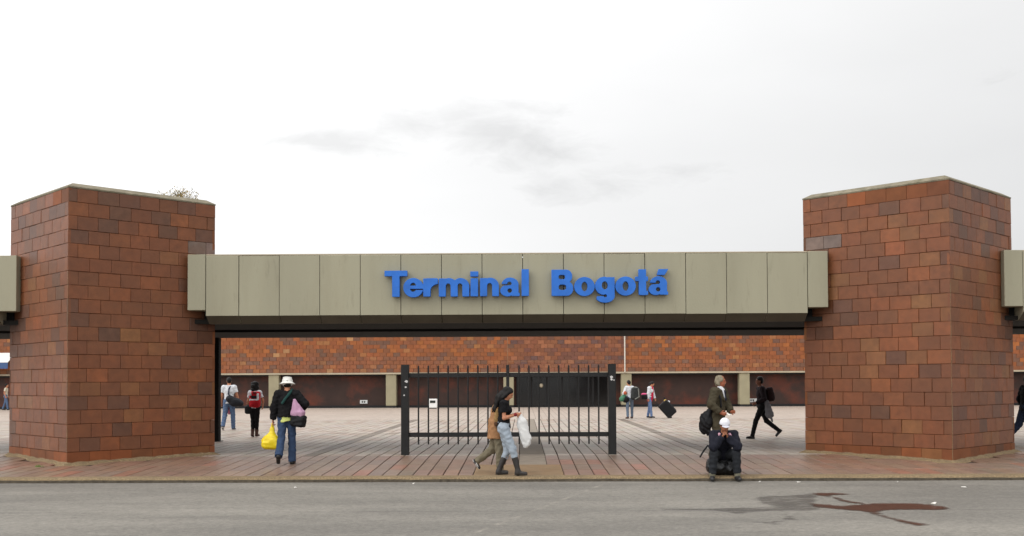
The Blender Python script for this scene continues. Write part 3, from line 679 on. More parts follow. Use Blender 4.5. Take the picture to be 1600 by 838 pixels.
for x, w in ((-10.9, .5), (15.0, .55)):
    s = MB().box(x, x + w, BF + 1.24, BF + 1.299, .26, .50).put('wall_plate', M['white'], b0, (x, BF, .3))
    MB().box(x + .12, x + .2, BF + 1.235, BF + 1.239, .32, .44).put('socket', M['screen'], s, (x, BF, .3)); MB().box(x + .26, x + .36, BF + 1.235, BF + 1.239, .32, .44).put('socket', M['screen'], s, (x, BF, .3))
# white cabinet with a dark display by the far wall
cb = thing('ticket_box', (-5.68, 66, 0), 'small white box with a dark display standing far behind the railing', 'box')
MB().bbox(-5.95, -5.42, 65.8, 66.2, .06, .62, .02).put('housing', M['white'], cb, (-5.68, 66, 0))
MB().box(-5.86, -5.52, 65.785, 65.799, .36, .52).put('display', M['screen'], cb, (-5.68, 66, 0))
MB().box(-5.9, -5.47, 65.85, 66.15, 0, .058).put('foot', M['frame'], cb, (-5.68, 66, 0))
# awning far left
aw = thing('awning', (-34.5, BF - .6, 2.6), 'white and blue awning on the building beyond the left tower', 'awning')
MB().add([(-36.4, BF - 1.1, 3.1), (-33.4, BF - 1.1, 3.1), (-33.4, BF - .13, 3.72), (-36.4, BF - .13, 3.72), (-36.4, BF - 1.1, 3.06), (-33.4, BF - 1.1, 3.06), (-33.4, BF - .13, 3.68), (-36.4, BF - .13, 3.68)],
         [(0, 1, 2, 3), (7, 6, 5, 4), (0, 4, 5, 1), (1, 5, 6, 2), (2, 6, 7, 3), (3, 7, 4, 0)]).put('canopy', M['white'], aw, (-34.5, BF - .6, 2.6))
MB().box(-36.4, -33.4, BF - 1.13, BF - 1.101, 2.66, 3.05).put('valance', M['banner'], aw, (-34.5, BF - .6, 2.6))
# ------------------------------------------------------------------ weeds
wt = thing('weed', (-8.0, 24.55, 5.72), 'dry twiggy weed with yellowing leaves growing on top of the left tower', 'plant')
tw = MB(); lf = MB()
for k in range(34):
    a = random.uniform(0, 6.28); r = random.uniform(.1, .5); base = Vector((-8.05 + random.uniform(-.32, .32), 24.55 + random.uniform(-.15, .15), 5.70))
    tip = base + Vector((math.cos(a) * r, math.sin(a) * r * .4, random.uniform(.22, .5)))
    mid = (base + tip) / 2 + Vector((0, 0, .06))
    tw.tube([base, mid, tip], [.007, .005, .003], 5)
    for q in range(34):
        p_ = base.lerp(tip, random.uniform(.35, 1.08)) + Vector((random.gauss(0, .05), random.gauss(0, .05), random.gauss(0, .04)))
        d1 = Vector((random.gauss(0, 1), random.gauss(0, 1), random.gauss(0, 1))).normalized() * random.uniform(.014, .034); d2 = d1.orthogonal().normalized() * random.uniform(.006, .014)
        lf.add([p_ - d1, p_ + d2, p_ + d1, p_ - d2], [(0, 1, 2, 3)], jit(random.choice((lin(150, 132, 70), lin(128, 120, 70), lin(168, 140, 80), lin(112, 100, 74))), .2))
tw.put('stem', mat('dry_twig', lin(120, 104, 80)), wt, (-8.0, 24.55, 5.72)); tag(lf.put('leaves', M['leaf'], wt, (-8.0, 24.55, 5.72)), kind='stuff')
gt = thing('grass_tuft', (-9.75, 20.98, -.06), 'tiny green tuft at the foot of the left tower corner', 'plant'); bl_ = MB()
for k in range(40):
    p_ = Vector((-9.75 + random.gauss(0, .05), 20.98 + random.gauss(0, .03), -.07)); d1 = Vector((random.gauss(0, .03), random.gauss(0, .03), random.uniform(.03, .07)))
    bl_.add([p_ - Vector((.006, 0, 0)), p_ + Vector((.006, 0, 0)), p_ + d1], [(0, 1, 2)], jit(lin(88, 120, 44), .2))
tag(bl_.put('blades', M['leaf'], gt, (-9.75, 20.98, -.06)), kind='stuff')
# ------------------------------------------------------------------ litter on the road
for x, y, s, lb in ((4.85, 18.55, .04, 'white litter scrap on the road just right of the seated person'), (4.2, 18.7, .025, 'tiny litter scrap on the road at the seated person\'s foot'), (5.95, 15.3, .045, 'white litter scrap at the right tip of the red brown spill'), (7.35, 17.6, .05, 'largest white litter scrap on the road before the right tower'), (-3.9, 17.9, .025, 'tiny litter scrap on the road below the person in bucket hat'), (-1.95, 18.55, .03, 'small litter scrap by the kerb below the left gate post'), (6.6, 18.6, .025, 'tiny litter scrap by the kerb before the right tower')):
    v = [(random.uniform(-s, s), random.uniform(-s * .5, s * .5) + (s * .5 if k % 2 else -s * .5), random.uniform(.002, .03)) for k in range(8)]
    me = bpy.data.meshes.new('paper_scrap'); b = bmesh.new(); [b.verts.new(c) for c in v]; bmesh.ops.convex_hull(b, input=b.verts); b.to_mesh(me); b.free()
    tag(put('paper_scrap', me, M['paper'], None, (x, y, ZR + .002)), lb, 'litter', 'paper scraps on the road')
#PEOPLE
# ------------------------------------------------------------------ people: implicit bodies (tapered limbs, smooth joints) turned into one surface
V = lambda *a: np.array(a, float)
def unit(v): v = np.asarray(v, float); return v / (np.linalg.norm(v) + 1e-9)
def cap(a, b, ra, rb, n=None, s=1., k=.03, clip=None): return ('c', V(*a), V(*b), ra, rb, None if n is None else unit(n), s, k, clip)
def ell(c, r, Rm=None, k=.03, clip=None): return ('e', V(*c), V(*r), np.eye(3) if Rm is None else Rm, k, clip)
def rbx(c, h, Rm=None, rd=.03, k=.02, clip=None): return ('b', V(*c), V(*h), np.eye(3) if Rm is None else Rm, rd, k, clip)
def sdf_mesh(name, prims, vox=.009, wr=0., seed=0):
    lo = np.full(3, 1e9); hi = -lo
    bbs = []
    for p in prims:
        if p[0] == 'c': m = max(p[3], p[4]); l, h = np.minimum(p[1], p[2]) - m, np.maximum(p[1], p[2]) + m
        elif p[0] == 'e': m = p[2].max(); l, h = p[1] - m, p[1] + m
        else: m = np.linalg.norm(p[2]); l, h = p[1] - m, p[1] + m
        bbs.append((l, h)); lo = np.minimum(lo, l); hi = np.maximum(hi, h)
    lo -= .05; hi += .05
    n = np.ceil((hi - lo) / vox).astype(int) + 1
    ax = [lo[i] + vox * np.arange(n[i]) for i in range(3)]
    F = np.full(n, .08, np.float32)
    for p, (l, h) in zip(prims, bbs):
        kk = {'c': 7, 'e': 4, 'b': 5}[p[0]]; k = p[kk]; clip = p[kk + 1]
        i0 = np.maximum(((l - lo - k - .02) / vox).astype(int), 0); i1 = np.minimum(((h - lo + k + .02) / vox).astype(int) + 2, n)
        sl = tuple(slice(a, b) for a, b in zip(i0, i1))
        X, Y, Z = np.meshgrid(*[ax[i][sl[i]].astype(np.float32) for i in range(3)], indexing='ij')
        if p[0] == 'c':
            a, b, ra, rb, nn, s = p[1:7]; x, y, z = X - a[0], Y - a[1], Z - a[2]; d = b - a
            if nn is not None:
                d = d + (s - 1) * (d @ nn) * nn; q = (s - 1) * (x * nn[0] + y * nn[1] + z * nn[2]); x = x + q * nn[0]; y = y + q * nn[1]; z = z + q * nn[2]
            t = np.clip((x * d[0] + y * d[1] + z * d[2]) / max(d @ d, 1e-8), 0, 1)
            D = np.sqrt((x - t * d[0]) ** 2 + (y - t * d[1]) ** 2 + (z - t * d[2]) ** 2) - (ra + (rb - ra) * t)
        else:
            c, r, Rm = p[1:4]; x, y, z = X - c[0], Y - c[1], Z - c[2]
            u = [x * Rm[0, i] + y * Rm[1, i] + z * Rm[2, i] for i in range(3)]
            if p[0] == 'e': D = (np.sqrt(sum((u[i] / r[i]) ** 2 for i in range(3))) - 1) * float(min(r))
            else:
                rd = p[4]; q = [np.abs(u[i]) - r[i] + rd for i in range(3)]
                D = np.sqrt(sum(np.maximum(a, 0) ** 2 for a in q)) + np.minimum(np.maximum(np.maximum(q[0], q[1]), q[2]), 0) - rd
        if clip is not None:
            pt, nn = clip; nn = unit(nn); D = np.maximum(D, (X - pt[0]) * nn[0] + (Y - pt[1]) * nn[1] + (Z - pt[2]) * nn[2])
        A = F[sl]; hh = np.clip(.5 + .5 * (A - D) / k, 0, 1); F[sl] = A + (D - A) * hh - k * hh * (1 - hh)
    if wr:
        rs = np.random.RandomState(seed + 11); X, Y, Z = np.meshgrid(*[a.astype(np.float32) for a in ax], indexing='ij', sparse=True); W = 0
        for q in range(5):
            v = rs.normal(0, 1, 3) * V(.8, .8, 1.3); v = v / np.linalg.norm(v) * rs.uniform(38, 95); w2 = rs.normal(0, 12, 3)
            W = W + np.sin(X * v[0] + Y * v[1] + Z * v[2] + rs.uniform(0, 6) + 1.4 * np.sin(X * w2[0] + Y * w2[1] + Z * w2[2]))
        F = F + (wr * .26 * W).astype(np.float32)
    sgn = F < 0
    cnt = sum(sgn[a:n[0] - 1 + a, b:n[1] - 1 + b, c:n[2] - 1 + c].astype(np.int8) for a in (0, 1) for b in (0, 1) for c in (0, 1))
    cells = np.argwhere((cnt > 0) & (cnt < 8)); idx = -np.ones(n, np.int64); idx[cells[:, 0], cells[:, 1], cells[:, 2]] = np.arange(len(cells))
    pos = np.zeros((len(cells), 3)); num = np.zeros(len(cells))
    for axis in range(3):
        o1, o2 = [i for i in range(3) if i != axis]
        for a in (0, 1):
            for b in (0, 1):
                off = np.zeros(3, int); off[o1] = a; off[o2] = b; c0 = cells + off; off2 = off.copy(); off2[axis] = 1; c1 = cells + off2
                f0 = F[c0[:, 0], c0[:, 1], c0[:, 2]]; f1 = F[c1[:, 0], c1[:, 1], c1[:, 2]]; m = (f0 < 0) != (f1 < 0)
                t = np.where(m, f0 / np.where(m, f0 - f1, 1), 0); p = off[None, :] * 1.0 + 0 * cells; p[:, axis] = t
                pos += np.where(m[:, None], p, 0); num += m
    pos = (cells + pos / num[:, None]) * vox + lo
    faces = []
    for axis in range(3):
        o1, o2 = (axis + 1) % 3, (axis + 2) % 3
        s0 = [slice(None)] * 3; s1 = [slice(None)] * 3; s0[axis] = slice(0, -1); s1[axis] = slice(1, None)
        for i0, m in ((True, sgn[tuple(s0)] & ~sgn[tuple(s1)]), (False, ~sgn[tuple(s0)] & sgn[tuple(s1)])):
            e = np.argwhere(m); e = e[(e[:, o1] > 0) & (e[:, o2] > 0)]
            d1 = np.zeros(3, int); d1[o1] = 1; d2 = np.zeros(3, int); d2[o2] = 1
            g = lambda q: idx[q[:, 0], q[:, 1], q[:, 2]]
            qd = np.stack([g(e - d1 - d2), g(e - d2), g(e), g(e - d1)], 1)
            faces.append(qd if i0 else qd[:, ::-1])
    faces = np.concatenate(faces); faces = faces[(faces >= 0).all(1)]
    me = bpy.data.meshes.new(name); me.vertices.add(len(pos)); me.vertices.foreach_set('co', pos.astype(np.float32).ravel())
    me.loops.add(len(faces) * 4); me.loops.foreach_set('vertex_index', faces.astype(np.int32).ravel()); me.polygons.add(len(faces)); me.polygons.foreach_set('loop_start', np.arange(0, len(faces) * 4, 4, dtype=np.int32))
    me.polygons.foreach_set('use_smooth', np.ones(len(faces), bool)); me.update(calc_edges=True); me.validate()
    return me
def cloth(name, rgb, rough=.85, var=.14): return mat('cloth_' + name, lin(*rgb), rough=rough, var=var, scale=14, bump=.25, bscale=180, spec=.2)
SKIN = mat('skin', lin(176, 118, 88), rough=.55, var=.08, scale=20, bump=.1, bscale=200, spec=.4)
SKIN_D = mat('skin_dark', lin(120, 74, 54), rough=.55, var=.08, scale=20, bump=.1, bscale=200, spec=.4)
HAIR = mat('dark_hair', lin(15, 12, 11), rough=.5, var=.3, scale=60, bump=.3, bscale=160, spec=.22)
HAIR_G = mat('grey_hair', lin(128, 118, 98), rough=.6, var=.25, scale=60, bump=.5, bscale=160)
EYE = mat('eye', lin(30, 24, 22), rough=.2, bump=0); LIP = mat('lip', lin(140, 78, 66), rough=.5, bump=0)
BLK = mat('black_nylon', lin(15, 15, 18), rough=.6, var=.2, scale=12, bump=.2, bscale=120, spec=.25)

def person(label, loc, heading, H=1.72, fem=False, legs=((0, 0, 0), (0, 0, 0)), lean=3, head=(0, 0), wrist=(None, None), pole=((-.4, -1, -.2), (.4, -1, -.2)), hand=(None, None), curl=.5, skin=SKIN,
           sleeve='short', top=None, top_len=.86, top_fat=0., trousers=None, leg_fat=0., flare=0., shoe=None, boot=0., hair='short', hairm=HAIR, hip=None, abd=4, vox=.010, face=True, bend=0, belly=0., cuff=-.03):
    k = H / 1.75; f = .88 if fem else 1.
    t = thing('person', loc, label, 'person', None, R(heading)); J = {}
    sn, cs = math.sin, math.cos
    # ---- skeleton
    Ls = []
    for i, sd in ((0, -1), (1, 1)):
        hf, kf, fp = [R(a) for a in legs[i]]; ab = R(abd)
        h0 = V(sd * .088, 0, -.02) * k; d1 = V(sd * sn(ab), sn(hf) * cs(ab), -cs(hf) * cs(ab)); kn = h0 + d1 * .43 * k
        ang = hf - kf; d2 = V(sd * sn(ab) * .3, sn(ang), -cs(ang)); an = kn + unit(d2) * .425 * k
        fd = unit(V(sd * .12, cs(fp), sn(fp))); fu = unit(V(0, -sn(fp), cs(fp)))
        Ls.append([h0, kn, an, fd, fu])
    def lowest(l): return min((l[2] - l[4] * .085 * k - l[3] * .05 * k)[2], (l[2] - l[4] * .085 * k + l[3] * .17 * k)[2])
    hz = -min(lowest(l) for l in Ls) if hip is None else hip
    P = V(0, 0, hz); J['pelvis'] = P
    for i in (0, 1):
        for q in range(3): Ls[i][q] = Ls[i][q] + P
    J['leg'] = Ls
    le = R(lean); sp = V(0, sn(le), cs(le)); le2 = R(lean + bend); sp2 = V(0, sn(le2), cs(le2)); fr2 = V(0, cs(le2), -sn(le2))
    waist = P + sp * .15 * k; chest = waist + sp2 * .20 * k; neck = chest + sp2 * .195 * k
    sw = .178 * k * (f if fem else 1); S = [neck + V(sd * sw, 0, 0) - sp2 * .065 * k for sd in (-1, 1)]
    J.update(waist=waist, chest=chest, neck=neck, sh=S, spine=sp2, front=fr2)
    hy, hp = R(head[0]), R(head[1])                           # yaw to the left +, pitch down +
    hf_ = V(-sn(hy) * cs(hp), cs(hy) * cs(hp), -sn(hp)); hr = V(cs(hy), sn(hy), 0); hu = np.cross(hr, hf_)
    hc = neck + sp2 * .045 * k + hu * .115 * k + hf_ * .025 * k; HR = np.stack([hr, hf_, hu], 1); hk = k * .98
    J.update(head=hc, HR=HR)
    hl = lambda x, y, z: hc + HR @ (V(x, y, z) * hk)
    # ---- arms by two-bone IK
    A = []; ua, fa = .285 * k, .25 * k
    for i, sd in ((0, -1), (1, 1)):
        w = wrist[i]; w = S[i] + V(sd * .10, .04, -.50) * k if w is None else V(*w) * k
        d = w - S[i]; L_ = min(np.linalg.norm(d), (ua + fa) * .995); u = unit(d); w = S[i] + u * L_
        a = (ua * ua - fa * fa + L_ * L_) / (2 * L_); hgt = math.sqrt(max(ua * ua - a * a, 0)); pl_ = V(*pole[i]); pl_ = unit(pl_ - (pl_ @ u) * u)
        el_ = S[i] + u * a + pl_ * hgt; hd = unit(w - el_) if hand[i] is None else unit(V(*hand[i]))
        A.append((S[i], el_, w, hd))
    J['arm'] = A
    # ---- body: one surface
    B = []
    dn = (V(0, 1, 0))
    B += [cap(P + V(-.05, 0, .0) * k, P + V(.05, 0, 0) * k, .115 * k, .115 * k, dn, 1.15), cap(P + V(0, 0, .02) * k, waist, .132 * k, .118 * k * f, fr2, 1.3), cap(waist, chest, .118 * k * f, .145 * k * f, fr2, 1.4), cap(chest, neck - sp2 * .07 * k, .145 * k * f, .11 * k, fr2, 1.45),
          cap(S[0], S[1], .058 * k, .058 * k), cap(neck - sp2 * .05 * k, hc - hu * .05 * k, .056 * k * f, .052 * k * f)]
    if fem: B += [ell(chest + fr2 * .085 * k + V(sd * .062 * k, 0, 0), V(.06, .055, .06) * k, k=.03) for sd in (-1, 1)]
    B += [ell(hc + hu * .015 * hk - hf_ * .008 * hk, V(.076, .098, .108) * hk, HR), ell(hl(0, .030, -.055), V(.056, .062, .062) * hk, HR), cap(hl(0, .055, -.095), hl(0, .05, -.07), .022 * hk, .03 * hk, k=.02),
          cap(hl(0, .090, .012), hl(0, .108, -.028), .009 * hk, .014 * hk, k=.014), ell(hl(.076, -.005, -.012), V(.012, .022, .034) * hk, HR, k=.01), ell(hl(-.076, -.005, -.012), V(.012, .022, .034) * hk, HR, k=.01),
          cap(hl(-.035, .086, .026), hl(.035, .086, .026), .010 * hk, .010 * hk, k=.02), cap(hl(-.02, .088, -.060), hl(.02, .088, -.060), .009 * hk, .009 * hk, k=.012)]
    for (h0, kn, an, fd, fu) in Ls:
        B += [cap(h0 + V(0, 0, .02) * k, kn, .082 * k, .052 * k), cap(kn, kn + (an - kn) * .35, .05 * k, .054 * k), cap(kn + (an - kn) * .35, an, .054 * k, .034 * k), cap(an - fu * .04 * k - fd * .02 * k, an - fu * .06 * k + fd * .14 * k, .034 * k, .026 * k)]
    for i, (s0, e0, w0, hd) in enumerate(A):
        B += [cap(s0, e0, .050 * k * f, .040 * k * f), cap(e0, e0 + (w0 - e0) * .3, .040 * k * f, .041 * k * f, k=.02), cap(e0 + (w0 - e0) * .3, w0, .041 * k * f, .026 * k * f, k=.02)]
        inn = V(1 if i == 0 else -1, 0, 0); pn = unit(inn - (inn @ hd) * hd); sdv = unit(np.cross(hd, pn))
        if sdv[1] < 0: sdv = -sdv                                # thumb side faces forward
        pc = w0 + hd * .045 * k
        B += [cap(w0, w0 + hd * .08 * k, .028 * k, .036 * k, pn, 2.0, k=.012)]
        for q in range(4):
            b0 = w0 + hd * (.082 - .004 * abs(q - 1.3)) * k + sdv * (.030 - .0205 * q) * k; ln = (.036, .041, .038, .030)[q] * k
            d1 = unit(hd * cs(curl * .7) + pn * sn(curl * .7)); d2 = unit(hd * cs(curl * 1.9) + pn * sn(curl * 1.9)); m1 = b0 + d1 * ln; B += [cap(b0 - hd * .01, m1, .0095 * k, .009 * k, k=.005), cap(m1, m1 + d2 * ln * .95, .009 * k, .0078 * k, k=.005)]
        tb = w0 + hd * .025 * k + sdv * .028 * k; tm = tb + unit(sdv * .8 + hd * .7 + pn * .3) * .036 * k; B += [cap(tb, tm, .013 * k, .011 * k, k=.008), cap(tm, tm + unit(hd + sdv * .25 + pn * .35) * .03 * k, .011 * k, .009 * k, k=.005)]
    put('body', sdf_mesh('body', B, vox), skin, t, local=True)
    if face:
        for sd in (-1, 1):
            p_ = hl(sd * .031, .086, .012); put('eye', sdf_mesh('eye', [ell(p_, V(.013, .008, .009) * hk, HR)], .004), EYE, t, local=True)
        put('mouth', sdf_mesh('mouth', [cap(hl(-.022, .094, -.060), hl(.022, .094, -.060), .007 * hk, .007 * hk)], .004), LIP, t, local=True)
    # ---- clothes
    if trousers is not None:
        g = .014 + leg_fat; T = [cap(P + V(-.05, 0, .0) * k, P + V(.05, 0, 0) * k, .115 * k + g, .115 * k + g, dn, 1.15), cap(P + V(0, 0, .02) * k, P + sp * .11 * k, .135 * k + g, .128 * k + g, dn, 1.25, clip=(P + sp * .12 * k, sp))]
        for (h0, kn, an, fd, fu) in Ls:
            ax_ = unit(an - kn); end = an - ax_ * (cuff * k) if not boot else an - ax_ * boot * .92 * k
            T += [cap(h0 + V(0, 0, .02) * k, kn, .084 * k + g, .054 * k + g), cap(kn, end, .056 * k + g, .042 * k + g + flare, k=.02, clip=(end, ax_))]
        put('trousers', sdf_mesh('trousers', T, vox, .006 if not leg_fat else .009, len(label) * 7 % 97), trousers, t, local=True)
    if shoe is not None:
        for (h0, kn, an, fd, fu) in Ls:
            S_ = [cap(an - fu * .045 * k - fd * .025 * k, an - fu * .055 * k + fd * .15 * k, .043 * k, .036 * k, clip=(an - fu * .083 * k, -fu)), cap(an, an - fu * .05 * k, .043 * k, .046 * k, clip=(an + fu * .035 * k, fu))]
            if boot: S_ += [cap(an, an - unit(an - kn) * boot * k, .048 * k, .066 * k, clip=(an - unit(an - kn) * boot * k, kn - an))]
            so = put('shoe', sdf_mesh('shoe', S_, .008), shoe if not isinstance(shoe, tuple) else shoe[0], t, local=True)
            ls = an - fu * .079 * k
            put('sole', sdf_mesh('sole', [cap(ls - fd * .03 * k, ls + fd * .15 * k, .047 * k, .040 * k, fu, 5.0)], .007), shoe[1] if isinstance(shoe, tuple) else mat('sole_rubber', lin(40, 38, 36)), so, local=True)
    if top is not None:
        g = .016 + top_fat; hem = P + sp * ((.93 - top_len) * -1.2) * k
        T = [cap(waist, chest, .12 * k * f + g, .147 * k * f + g, fr2, 1.34), cap(chest, neck - sp2 * .07 * k, .147 * k * f + g, .108 * k + g, fr2, 1.4, clip=(neck - sp2 * .005 * k, sp2)),
             cap(hem, waist, .142 * k + g + belly, .125 * k * f + g + belly, dn, 1.22, clip=(hem, -sp)), cap(S[0], S[1], .060 * k + g * .8, .060 * k + g * .8)]
        if fem: T += [ell(chest + fr2 * .085 * k + V(sd * .062 * k, 0, 0), V(.06, .055, .06) * k + g, k=.03) for sd in (-1, 1)]
        for (s0, e0, w0, hd) in A:
            if sleeve == 'short':
                e1 = s0 + (e0 - s0) * .62; T += [cap(s0, e1, .055 * k * f + g, .052 * k * f + g, clip=(e1, e0 - s0))]
            elif sleeve == 'long':
                e1 = w0 - unit(w0 - e0) * .005; T += [cap(s0, e0, .054 * k * f + g, .046 * k * f + g), cap(e0, e1, .046 * k * f + g, .034 * k * f + g * .8, k=.02, clip=(e1, w0 - e0))]
        put('top' if top_fat < .012 else 'jacket', sdf_mesh('top', T, vox, .005 + top_fat * .25, len(label) * 5 % 89), top, t, local=True)
    # ---- hair
    Hh = []
    back = (hc - hf_ * .3, None)
    if hair in ('short', 'curly', 'long', 'grey', 'pony'):
        Hh = [ell(hl(0, -.016, .028), V(.087, .103, .108) * hk, HR, clip=(hl(0, .062, .045), HR @ V(0, .80, -.60))), ell(hl(0, -.045, -.02), V(.074, .06, .07) * hk, HR)]
    if hair == 'curly': Hh += [ell(hl(0, -.03, -.01), V(.115, .105, .135) * hk, HR, clip=(hl(0, .03, 0), HR[:, 1]))] + [ell(hl(sx * .06, -.05, z), V(.065, .06, .065) * hk, HR) for sx in (-1, -.35, .35, 1) for z in (.07, .0, -.07, -.14)]
    if hair == 'long':
        hb = hl(0, -.075, .02); m1 = hb + V(0, -.11, -.15) * k; m2 = hb + V(0, -.235, -.36) * k
        Hh += [cap(hb, m1, .078 * hk, .088 * hk, V(0, 1, 0), 1.1), cap(m1, m2, .088 * hk, .035 * hk, V(0, 1, 0), 1.1)] + [cap(hl(sd * .068, .012, .03), m1 + V(sd * .075, .07, .02), .028 * hk, .04 * hk) for sd in (-1, 1)] + [cap(m1 + V(sd * .05, 0, 0), m2 + V(sd * .03, sd * .02, -.05), .04 * hk, .014 * hk) for sd in (-1, 1)]
    if hair == 'grey': Hh += [cap(hl(0, -.065, -.02), hl(0, -.08, -.08), .05 * hk, .04 * hk), cap(hl(.068, -.03, .0), hl(.07, -.04, -.07), .022 * hk, .018 * hk), cap(hl(-.068, -.03, .0), hl(-.07, -.04, -.07), .022 * hk, .018 * hk)]
    if hair == 'pony': Hh += [cap(hl(0, -.09, .02), hl(0, -.16, -.10), .035 * hk, .025 * hk)]
    if Hh: put('hair', sdf_mesh('hair', Hh, vox * .9, {'curly': .013, 'long': .008, 'grey': .012}.get(hair, .004), 5), hairm, t, local=True)
    J['root'] = t; J['hl'] = hl; J['k'] = k; J['hk'] = hk
    return J
def addpart(J, name, prims, m, vox=.009, wr=0., seed=1, parent=None): return put(name, sdf_mesh(name, prims, vox, wr, seed), m, parent or J['root'], local=True)
def carried(J, name, label, cat, parts, vox=.009):
    """a bag or the like carried by a person: a thing of its own, standing in the person's frame"""
    r = J['root']; t = thing(name, tuple(r.location), label, cat, None, r.rotation_euler.z)
    for (n_, prims, m, wr) in parts: put(n_, sdf_mesh(n_, prims, vox, wr, len(n_)), m, t, local=True)
    return t
def chain(pts, r, s=1., n=None): return [cap(a, b, r, r, n, s, k=.01) for a, b in zip(pts[:-1], pts[1:])]
def rotm(rx=0, ry=0, rz=0): return np.array(Matrix.Rotation(R(rz), 3, 'Z') @ Matrix.Rotation(R(ry), 3, 'Y') @ Matrix.Rotation(R(rx), 3, 'X'))
YEL = mat('yellow_plastic', lin(222, 196, 18), rough=.4, var=.08, scale=10, bump=.4, bscale=35, spec=.5)
WHP = mat('white_plastic', lin(205, 204, 202), rough=.4, var=.05, scale=10, bump=.4, bscale=35, spec=.5)
DENIM = cloth('dark_denim', (50, 66, 92)); JEANL = cloth('pale_denim', (150, 160, 170)); JEAN = cloth('denim', (82, 100, 128)); BLACKC = cloth('black', (16, 15, 17)); WHITEC = cloth('white', (206, 208, 212)); NAVY = cloth('navy', (25, 26, 36))
OLIVE = cloth('olive_brown', (66, 60, 46)); KHAKI = cloth('khaki', (112, 104, 86)); TAN = cloth('tan', (154, 114, 80)); CHAR = cloth('charcoal', (38, 40, 44)); PINK = cloth('lilac', (172, 134, 158)); LIME = cloth('lime', (196, 204, 120)); REDC = cloth('red', (168, 24, 34)); GREYC = cloth('grey', (122, 120, 124))
BLSHOE = mat('black_leather', lin(26, 23, 23), rough=.4, var=.2, scale=20); BRSHOE = mat('brown_leather', lin(74, 44, 34), rough=.5, var=.2, scale=20); WHSOLE = mat('white_rubber', lin(205, 203, 198), rough=.7)

# 1 man in the white bucket hat, walking away with a yellow bag
J = person('person in white bucket hat and black jacket walking away, yellow bag in hand', (-4.82, 21.32, -.05), 4, 1.73, legs=((-13, 30, -42), (5, 5, 0)), abd=1.5, lean=4, head=(6, 8), wrist=((-.31, .02, .80), (.27, .16, 1.12)), pole=((-1, -.6, 0), (1, -.8, -.4)), sleeve='long', top=BLACKC, top_len=.93, top_fat=.024, belly=.02, trousers=DENIM, leg_fat=.006, flare=.018, shoe=BLSHOE, hair='short', curl=1.0, face=False)
hl, hk = J['hl'], J['hk']
h_ = addpart(J, 'bucket_hat', [cap(hl(0, -.005, .03), hl(0, -.005, .112), .112 * hk, .094 * hk, k=.02, clip=(hl(0, 0, .140), J['HR'][:, 2])), cap(hl(0, -.008, -.012), hl(0, -.008, .04), .176 * hk, .105 * hk, k=.02, clip=(hl(0, 0, -.010), -J['HR'][:, 2]))], cloth('hat_white', (214, 212, 206)), .008, .003)
P = J['pelvis']; addpart(J, 'shirt_hem', [cap(P + V(0, -.005, -.055), P + V(0, -.005, .05), .172, .16, V(0, 1, 0), 1.22, clip=(P + V(0, 0, -.075), V(.25, 0, -1)))], LIME, .009, .004)
w = J['arm'][0][2] + J['arm'][0][3] * .085
carried(J, 'plastic_bag', 'bulging yellow plastic carrier bag hanging from a walking person\'s left hand', 'bag', [('sack', [cap(w + V(0, 0, -.02), w + V(-.02, 0, -.20), .022, .075, V(0, 1, 0), 1.3), ell(w + V(-.03, 0, -.36), V(.185, .13, .155)), rbx(w + V(-.03, 0, -.40), V(.18, .11, .10), None, .07), ell(w + V(-.12, 0, -.42), V(.10, .09, .09)), ell(w + V(.08, .02, -.40), V(.10, .09, .11))], YEL, .012), ('handle', chain([w + V(-.01, -.02, -.06), w + V(-.012, -.022, .0), w + V(0, -.012, .025), w + V(.012, .0, .0), w + V(.01, .02, -.06)], .012), YEL, 0)])
c = J['chest']; b = V(.235, -.16, 1.0); Rb = rotm(0, 8, -20)
carried(J, 'shoulder_backpack', 'lilac and black backpack slung on the right side of the person in the bucket hat', 'backpack', [('lilac_top', [cap(b + V(-.06, 0, .30), b + V(.0, 0, .06), .035, .135, V(0, 1, 0), 1.4), rbx(b + V(.01, 0, .04), V(.14, .09, .07), Rb, .05)], PINK, .006), ('black_base', [rbx(b + V(.02, 0, -.11), V(.155, .10, .125), Rb, .06)], BLK, .006), ('strap', chain([J['neck'] + V(.10, .0, .035), J['neck'] + V(.075, -.125, -.03), J['neck'] + V(-.02, -.185, -.16), J['neck'] + V(-.07, -.20, -.24)], .026, 1, None), cloth('teal_strap', (30, 62, 58)), 0)])

# 2 man in white t-shirt with a dark duffel
J = person('person in white t-shirt and washed jeans walking away behind the left tower', (-10.22, 36.28, 0), 2, 1.80, legs=((-10, 22, -26), (8, 4, 0)), lean=2, head=(18, 14), wrist=((-.30, .06, .80), (.30, .12, .86)), pole=((-1, -.8, 0), (1, -.8, 0)), top=WHITEC, top_len=.88, top_fat=.010, trousers=JEAN, leg_fat=.010, shoe=(mat('grey_shoe', lin(70, 72, 80)), WHSOLE), vox=.012, face=False)
b = V(.20, -.20, .98)
carried(J, 'duffel_bag', 'dark navy duffel hanging on the back of the person in white t-shirt', 'bag', [('sack', [cap(b + V(-.13, 0, .10), b + V(.24, .02, -.06), .13, .11), ell(b + V(.06, 0, -.02), V(.22, .13, .15))], mat('navy_nylon', lin(20, 21, 27), rough=.6, var=.2, spec=.25), .006), ('strap', chain([b + V(-.10, .06, .10), V(.02, -.155, 1.25), V(.03, -.12, 1.44), V(.07, -.02, 1.53)], .024), cloth('strap_navy', (44, 46, 60)), 0)], .012)
carried(J, 'pink_bag', 'small pink bag dangling by the legs of the person in white t-shirt', 'bag', [('sack', [ell(V(-.02, .10, .66), V(.07, .06, .13)), cap(V(-.02, .1, .74), V(-.10, .12, .86), .02, .012)], cloth('pink_plastic', (214, 128, 150)), .006)], .012)
